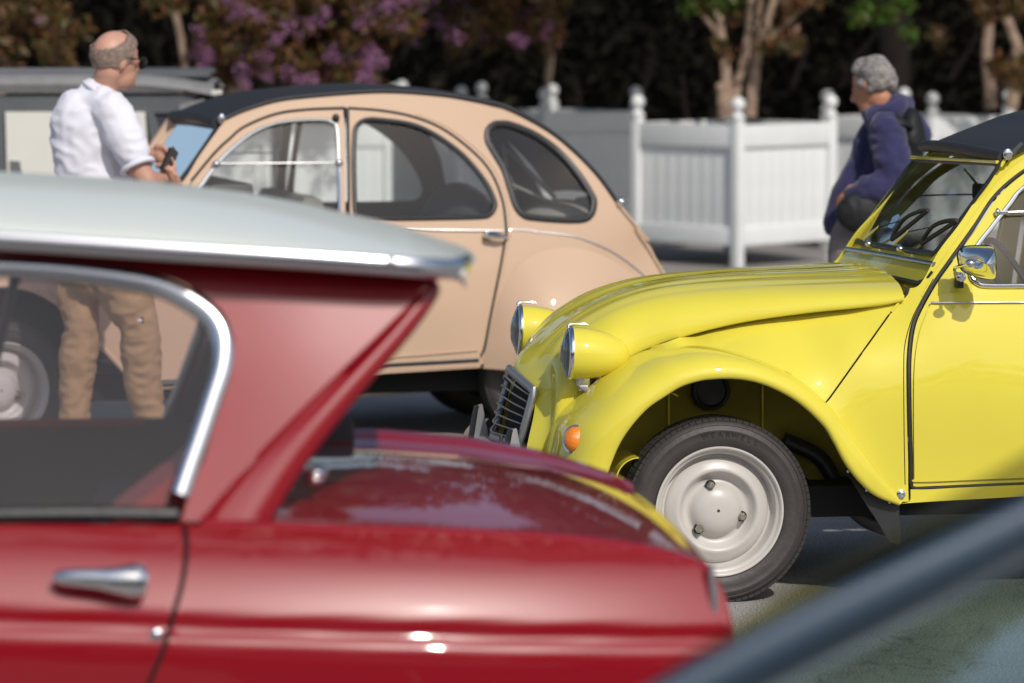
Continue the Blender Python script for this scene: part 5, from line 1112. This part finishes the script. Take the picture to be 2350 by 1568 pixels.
# ------------------------------------------------------------------ PEOPLE
from mathutils import noise
def blob(name, gs, voxel, mat, parent, sm=6, wr=0, ws=9, str_=(1, 1, 1)):
    me = bpy.data.meshes.new('t'); me.from_pydata([tuple(v) for v in gs.v], [], gs.f); me.update(); o = bpy.data.objects.new('t', me); COL.objects.link(o)
    m = o.modifiers.new('r', 'REMESH'); m.mode = 'VOXEL'; m.voxel_size = voxel; s = o.modifiers.new('s', 'SMOOTH'); s.iterations = sm; s.factor = .5
    dg = bpy.context.evaluated_depsgraph_get(); dg.update(); m2 = bpy.data.meshes.new_from_object(o.evaluated_get(dg)); bpy.data.objects.remove(o)
    m2.name = name
    if wr:
        m2.update(); co = [v.co.copy() for v in m2.vertices]; nn = [v.normal.copy() for v in m2.vertices]
        for i, (c, n) in enumerate(zip(co, nn)):
            q = Vector((c.x * ws * str_[0], c.y * ws * str_[1], c.z * ws * str_[2])); h = noise.noise(q) ; h2 = 1 - abs(noise.noise(q * 1.7 + Vector((3, 7, 1)))) * 2
            m2.vertices[i].co = c + n * wr * (h * .9 + h2 * .7)
    m2.materials.clear(); m2.materials.append(mat); m2.polygons.foreach_set('use_smooth', [True] * len(m2.polygons))
    r = bpy.data.objects.new(name, m2); COL.objects.link(r); r.parent = parent; return r
def cap(g, pts, rr, seg=14, flat=1.0, up=None):
    n = len(pts); rr = rr if hasattr(rr, '__len__') else [rr] * n
    P = cat([tuple(p) + (r,) for p, r in zip(pts, rr)], 5); tube(g, [p[:3] for p in P], [p[3] for p in P], seg, flat=flat, up=up)
    ell(g, pts[0], (rr[0],) * 3, seg=12, rings=8); ell(g, pts[-1], (rr[-1],) * 3, seg=12, rings=8); return g
def hand(g, wrist, palm, fdir, side, curl, r=.0085):
    w = Vector(wrist); p = Vector(palm); f = Vector(fdir).normalized(); s = Vector(side).normalized(); c = Vector(curl).normalized()
    cap(g, [w, w.lerp(p, .5), p], [.026, .030, .032], flat=.6, up=tuple(c))
    for i, L in enumerate((.066, .074, .070, .056)):
        a = p + s * (.030 - .020 * i) + f * .015; b = a + f * L * .45 + c * .006; d = b + f * L * .22 + c * L * .32; e = d - f * L * .05 + c * L * .28
        cap(g, [a - f * .02, a, b, d, e], [.010, .0095, .009, .008, .0072], seg=8)
    t = p + s * .036 - f * .02; cap(g, [t - f * .02 - s * .01, t + s * .012 + f * .012, t + s * .014 + f * .036 + c * .018, t + s * .006 + f * .052 + c * .03], [.014, .012, .010, .009], seg=8)
def man_white():
    D = 15.85; B0 = Vector(((225 - CX) * D / F, D, 0)); root = empty('person', B0, label='balding man in white short-sleeved shirt looking at his phone', cat='person')
    m = lambda u, v, dd=0: tuple(at(u, v, D + dd) - B0)
    f = Vector((.80, .58, -.12)).normalized(); s_ = f.cross(Vector((0, 0, 1))).normalized()    # his right, towards the camera
    upv = s_.cross(f).normalized(); MH = Matrix((s_, f, upv)).transposed()
    hc = Vector(m(264, 124)); g = G()
    ell(g, hc, (.074, .098, .093), MH, 24, 18); ell(g, hc + f * .012 - upv * .03, (.066, .086, .085), MH)
    jaw = hc + f * .045 - upv * .085; ell(g, jaw, (.052, .055, .058), MH); ell(g, hc + f * .085 - upv * .108, (.026, .024, .024), MH)
    cap(g, [hc + f * .095 - upv * .005, hc + f * .118 - upv * .042, hc + f * .108 - upv * .056], [.010, .014, .012], seg=8)
    for y in (-1, 1): ell(g, hc + f * .082 - upv * .02 + s_ * y * .03, (.02, .016, .012), MH)
    for q in (-.066, -.076): ell(g, hc + f * .098 + upv * q, (.022, .012, .005), MH)
    for y in (-1, 1): ell(g, hc + f * .0 - upv * .035 + s_ * y * .074, (.010, .018, .032), MH @ Matrix.Rotation(R(-12), 3, 'X')); 
    cap(g, [hc - f * .02 - upv * .07, Vector(m(240, 200, .02)), Vector(m(228, 235, .02))], [.058, .058, .068])
    # arms (one continuous body)
    cap(g, [m(222, 265, .03), m(212, 330, .03), m(220, 400, .03), m(228, 520, .03), m(230, 590, .03)], [.06, .08, .08, .08, .08], flat=.7)
    cap(g, [m(262, 262, -.10), m(298, 345, -.14), m(338, 420, -.15)], [.052, .050, .043]); el = Vector(m(338, 420, -.15)); wr = Vector(m(372, 412, .04))
    cap(g, [el, el.lerp(wr, .5), wr], [.043, .040, .028])
    cap(g, [m(262, 265, .2), m(300, 350, .24), m(318, 400, .2)], [.05, .046, .042]); cap(g, [m(318, 400, .2), m(330, 375, .14), m(350, 354, .1)], [.042, .036, .027])
    hand(g, m(348, 354, .1), m(372, 362, .08), (.75, -.25, -.62), (.3, -.5, .75), (.15, -.75, -.5))
    hand(g, wr, Vector(m(383, 404, .03)), (.86, -.1, -.42), (0, -.4, .9), (-.1, .7, -.5))
    cap(g, [m(382, 388, -.01), m(392, 392, -.02), m(400, 399, -.03), m(406, 404, -.03)], [.011, .010, .009, .008], seg=8)
    blob('body', g, .007, M['skin'], root, 4)
    # hair ring
    g = G(); ell(g, (0, 0, 0), (.0785, .103, .098), None, 72, 48); V = [MH @ v for v in g.v]; ax = (Vector((-.28, -.38, .90))).normalized(); keep = []
    for fc in g.f:
        c = sum((V[i] for i in fc), Vector()) / 4; n = c.normalized(); lz = n.dot(upv); lf = n.dot(f); wob = .05 * noise.noise(n * 6)
        if n.dot(ax) < .62 + wob * .6 and lf < .50 + .35 * max(0, lz) + wob and lz > -.62 + .55 * max(0, lf + .15): keep.append(fc)
    V2, F2 = thicken([v * 1.0 + n_ for v, n_ in zip(V, [v.normalized() * .004 * noise.noise(v * 60) for v in V])], keep, .006); o = mobj('hair', [v + hc for v in V2], F2, M['greyhair'], root, True)
    # sunglasses
    g = G()
    for y in (-1, 1): ell(g, hc + f * .112 - upv * .024 + s_ * y * .036, (.034, .010, .026), MH, 16, 10)
    gl = g.obj('sunglasses', M['leather'], root); g = G()
    for y in (-1, 1): tube(g, [hc + f * .10 - upv * .012 + s_ * y * .062, hc + f * .05 - upv * .014 + s_ * y * .078, hc - f * .002 - upv * .014 + s_ * y * .082], .0028, 6)
    g.obj('temple_arm', M['leather'], gl)
    # shirt
    g = G(); up = tuple(s_)
    P = [(m(222, 226, .02), .085), (m(212, 250, .02), .140), (m(208, 300, .02), .165), (m(212, 360, .02), .155), (m(220, 420, .02), .150), (m(226, 500, .02), .160), (m(230, 560, .02), .168)]
    cap(g, [p for p, r in P], [r for p, r in P], 20, flat=.84, up=(.3, -.95, 0))
    cap(g, [m(190, 250, -.02), m(225, 236, -.04), m(262, 256, -.08)], [.062, .070, .072]); cap(g, [m(215, 245, .12), m(262, 258, .17)], [.07, .066])
    cap(g, [m(258, 258, -.09), m(282, 305, -.12), m(304, 352, -.14)], [.078, .074, .071]); cap(g, [m(262, 262, .17), m(300, 340, .2)], [.068, .062])
    # flatten the sleeve's end: remesh keeps it round but small
    blob('shirt', g, .009, M['shirt'], root, 4, .011, 8, (.9, .9, 1.5))
    g = G(); c0 = Vector(m(237, 210, .01)); nk = (Vector(m(262, 165)) - Vector(m(226, 245))).normalized(); t1 = nk.orthogonal().normalized(); t2 = nk.cross(t1)
    tube(g, [c0 + (t1 * math.cos(a) + t2 * math.sin(a)) * .072 + nk * .006 * math.sin(a) for a in [2 * math.pi * k / 28 for k in range(28)]], .020, 10, True, flat=.5, up=tuple(nk)); g.obj('collar', M['shirt'], root)
    g = G(); e0 = Vector(m(304, 356, -.14)); d0 = (Vector(m(304, 352, -.14)) - Vector(m(262, 258, -.09))).normalized(); t1 = d0.orthogonal().normalized(); t2 = d0.cross(t1)
    for q in (0,): tube(g, [e0 + d0 * .052 + (t1 * math.cos(a) + t2 * math.sin(a)) * .064 for a in [2 * math.pi * k / 28 for k in range(28)]], .012, 8, True); 
    g.obj('sleeve_hem', M['shirt'], root)
    # trousers
    g = G(); cap(g, [m(228, 540, .02), m(228, 600, .02)], [.165, .16], 20, flat=.85, up=(.3, -.95, 0))
    cap(g, [m(200, 610, .06), m(180, 681, .06), m(188, 751, .03), m(183, 804, .04), m(174, 880, .05), m(172, 960, .06), m(170, 1060, .08)], [.115, .088, .070, .078, .068, .062, .066])
    cap(g, [m(268, 610, -.04), m(296, 690, -.06), m(318, 751, -.06), m(323, 804, -.05), m(330, 880, -.03), m(346, 960, 0), m(352, 1060, .02)], [.125, .104, .078, .080, .072, .066, .068])
    blob('trousers', g, .009, M['khaki'], root, 3, .010, 9, (1.1, 1.1, 1.45))
    g = G(); box(g, Vector(m(321, 735, -.142)), (.030, .006, .026), bev=.002); pt = g.obj('pocket_label', M['navy'], root); g = G(); box(g, Vector(m(321, 735, -.147)), (.018, .004, .010)); g.obj('label_mark', M['white_roof'], pt)
    for (u, dd) in ((170, .08), (354, .02)):
        a = Vector(m(u, 1085, dd)); a.z = .05; g = G(); cap(g, [a - f * .06, a + f * .05, a + f * .15 - Vector((0, 0, .01))], [.045, .048, .038]); o = blob('shoe', g, .009, M['sole'], root, 3)
    # phone: a thing he holds
    a, b = at(398, 347, D + .04), at(376, 397, D + .0); c = (a + b) / 2; ph = empty('mobile_phone', c, label='black mobile phone held by the man in white', cat='phone')
    ax = (a - b).normalized(); yv = Vector((.45, .85, .1)); yv = (yv - ax * yv.dot(ax)).normalized(); M3 = Matrix((yv.cross(ax), yv, ax)).transposed()
    g = G(); box(g, (0, 0, 0), (.011, .072, (a - b).length), rot=M3, bev=.004); g.obj('case', M['leather'], ph); g = G(); box(g, M3 @ Vector((.0062, 0, 0)), (.001, .062, .12), rot=M3); g.obj('screen', M['trimgrey'], ph)
man_white()
def man_navy():
    D = 17.25; B0 = Vector(((2000 - CX) * D / F, D, 0)); root = empty('person', B0, label='grey-haired man in navy coat walking left past the planter', cat='person')
    k = lambda x, y, dd=0: tuple(at((2040 + x / 2.903) / 1.0894, (120 + y / 2.903) / 1.0894, D + dd) - B0)
    m = lambda u, v, dd=0: tuple(at(u, v, D + dd) - B0)
    f = Vector((-.80, .54, -.34)).normalized(); s_ = f.cross(Vector((0, 0, 1))).normalized(); upv = s_.cross(f).normalized(); MH = Matrix((s_, f, upv)).transposed()
    hc = Vector(k(412, 232)); g = G()
    ell(g, hc, (.072, .095, .092), MH, 24, 18); ell(g, hc + f * .02 - upv * .045, (.062, .078, .075), MH); ell(g, hc + f * .055 - upv * .095, (.046, .045, .048), MH); ell(g, hc + f * .085 - upv * .115, (.022, .022, .022), MH)
    cap(g, [hc + f * .09 - upv * .0, hc + f * .112 - upv * .035, hc + f * .122 - upv * .052, hc + f * .10 - upv * .060], [.010, .012, .015, .010], seg=8)
    for q in (-.072, -.083): ell(g, hc + f * .096 + upv * q, (.02, .012, .006), MH)
    for y in (-1, 1): ell(g, hc + f * .085 - upv * .02 + s_ * y * .028, (.018, .014, .010), MH); ell(g, hc + f * .0 - upv * .035 + s_ * y * .072, (.009, .018, .033), MH)
    cap(g, [hc - f * .01 - upv * .08, Vector(k(470, 440)), Vector(k(520, 520))], [.055, .058, .07]); cap(g, [k(560, 560, .03), k(510, 850, .03), k(440, 1100, .03)], [.07, .07, .07])
    hw = Vector(k(235, 1085, -.14)); hand(g, hw + Vector((.06, 0, .02)), hw, (-.8, .2, -.5), (0, -.4, .9), (.2, .9, -.3))
    blob('body', g, .008, M['skin2'], root, 4)
    g = G()
    for i in range(80):
        v = Vector(np.random.normal(size=3)).normalized(); lz = v.dot(upv); lf = v.dot(f)
        if lf < .55 + .3 * lz and lz > -.50 + .75 * max(0, lf + .1) - .25 * max(0, -lf): ell(g, hc + s_ * v.dot(s_) * .070 + f * lf * .094 + upv * lz * .094, (.026, .026, .022), None, 8, 6)
    ell(g, hc - f * .015 + upv * .012, (.074, .09, .088), MH)
    blob('hair', g, .007, M['silverhair'], root, 16, .004, 26)
    g = G(); fl = dict(flat=.8, up=(.1, -1, 0))
    cap(g, [k(560, 500, .03), k(575, 580, .03), k(560, 700, .03), k(520, 850, .03), k(470, 1000, .03), k(400, 1150, .03), k(340, 1270, .03)], [.10, .125, .130, .128, .130, .138, .150], 20, flat=.9, up=(.1, -1, 0))
    cap(g, [k(620, 420, .03), k(560, 450, .0), k(450, 520, -.05)], [.055, .07, .06]); cap(g, [k(430, 560, .02), k(330, 800, .02), k(230, 1050, .02), k(165, 1270, .02)], [.05, .055, .06, .07])
    cap(g, [k(600, 540, .1), k(700, 640, .12)], [.09, .08])
    blob('coat', g, .010, M['navy'], root, 4, .015, 6, (1.6, 1, .9))
    g = G(); cap(g, [k(510, 600, -.13), k(545, 780, -.17), k(560, 950, -.18)], [.078, .074, .070]); cap(g, [k(560, 960, -.18), k(420, 1020, -.19), k(285, 1075, -.16)], [.070, .062, .050])
    blob('coat_sleeve', g, .009, M['navy'], root, 3, .012, 9, (1, 1, 1.5))
    g = G(); c0 = Vector(k(500, 440, .0)); nk = Vector((-.35, -.15, .9)).normalized(); t1 = nk.orthogonal().normalized(); t2 = nk.cross(t1)
    tube(g, [c0 + (t1 * math.cos(a) + t2 * math.sin(a)) * .082 for a in [2 * math.pi * q / 28 for q in range(28)]], .028, 10, True, flat=1.3, up=tuple(nk)); g.obj('coat_collar', M['navy'], root)
    tr = pm('grey_trousers', (.20, .18, .17), .85); g = G(); cap(g, [m(1985, 520, .03), m(1965, 620, 0), m(1942, 740, -.02), m(1925, 950, -.02)], [.13, .09, .075, .065]); cap(g, [m(1995, 520, .1), m(2010, 700, .14), m(2050, 950, .14)], [.12, .085, .065])
    cap(g, [m(1960, 530, -.03), m(1940, 570, -.05), m(1935, 700, -.04)], [.10, .075, .07]); blob('trousers', g, .012, tr, root, 3, .006, 9)
    for u, dd in ((1915, -.02), (2050, .14)):
        a = Vector(m(u, 980, dd)); a.z = .05; g = G(); cap(g, [a - f * .05, a + f * .06, a + f * .13], [.045, .045, .035]); blob('shoe', g, .01, M['sole'], root, 2)
    # rucksack and shoulder bag
    kb = lambda x, y, dd=0: Vector(k(x, y, dd)) + B0
    bp = kb(715, 660, -.02); bk_ = empty('rucksack', bp, label='black rucksack on the back of the man in navy', cat='rucksack'); g = G(); ell(g, (-.02, 0, 0), (.065, .12, .14)); ell(g, (-.03, -.02, -.09), (.06, .09, .08)); blob('pack', g, .011, M['leather'], bk_, 3, .006, 12)
    g = G(); tube(g, cat([tuple(kb(690, 560, -.12) - bp), tuple(kb(600, 520, -.16) - bp), tuple(kb(500, 480, -.12) - bp), tuple(kb(430, 500, -.08) - bp)], 5), .028, 8, flat=.3, up=(0, -.6, .8)); g.obj('strap', M['leather'], bk_)
    bp = kb(320, 1195, -.20); b2 = empty('shoulder_bag', bp, label='black bag hanging at the hip of the man in navy', cat='bag'); g = G(); ell(g, (0, 0, 0), (.105, .045, .09)); blob('bag_body', g, .010, M['leather'], b2, 3, .004, 12)
man_navy()
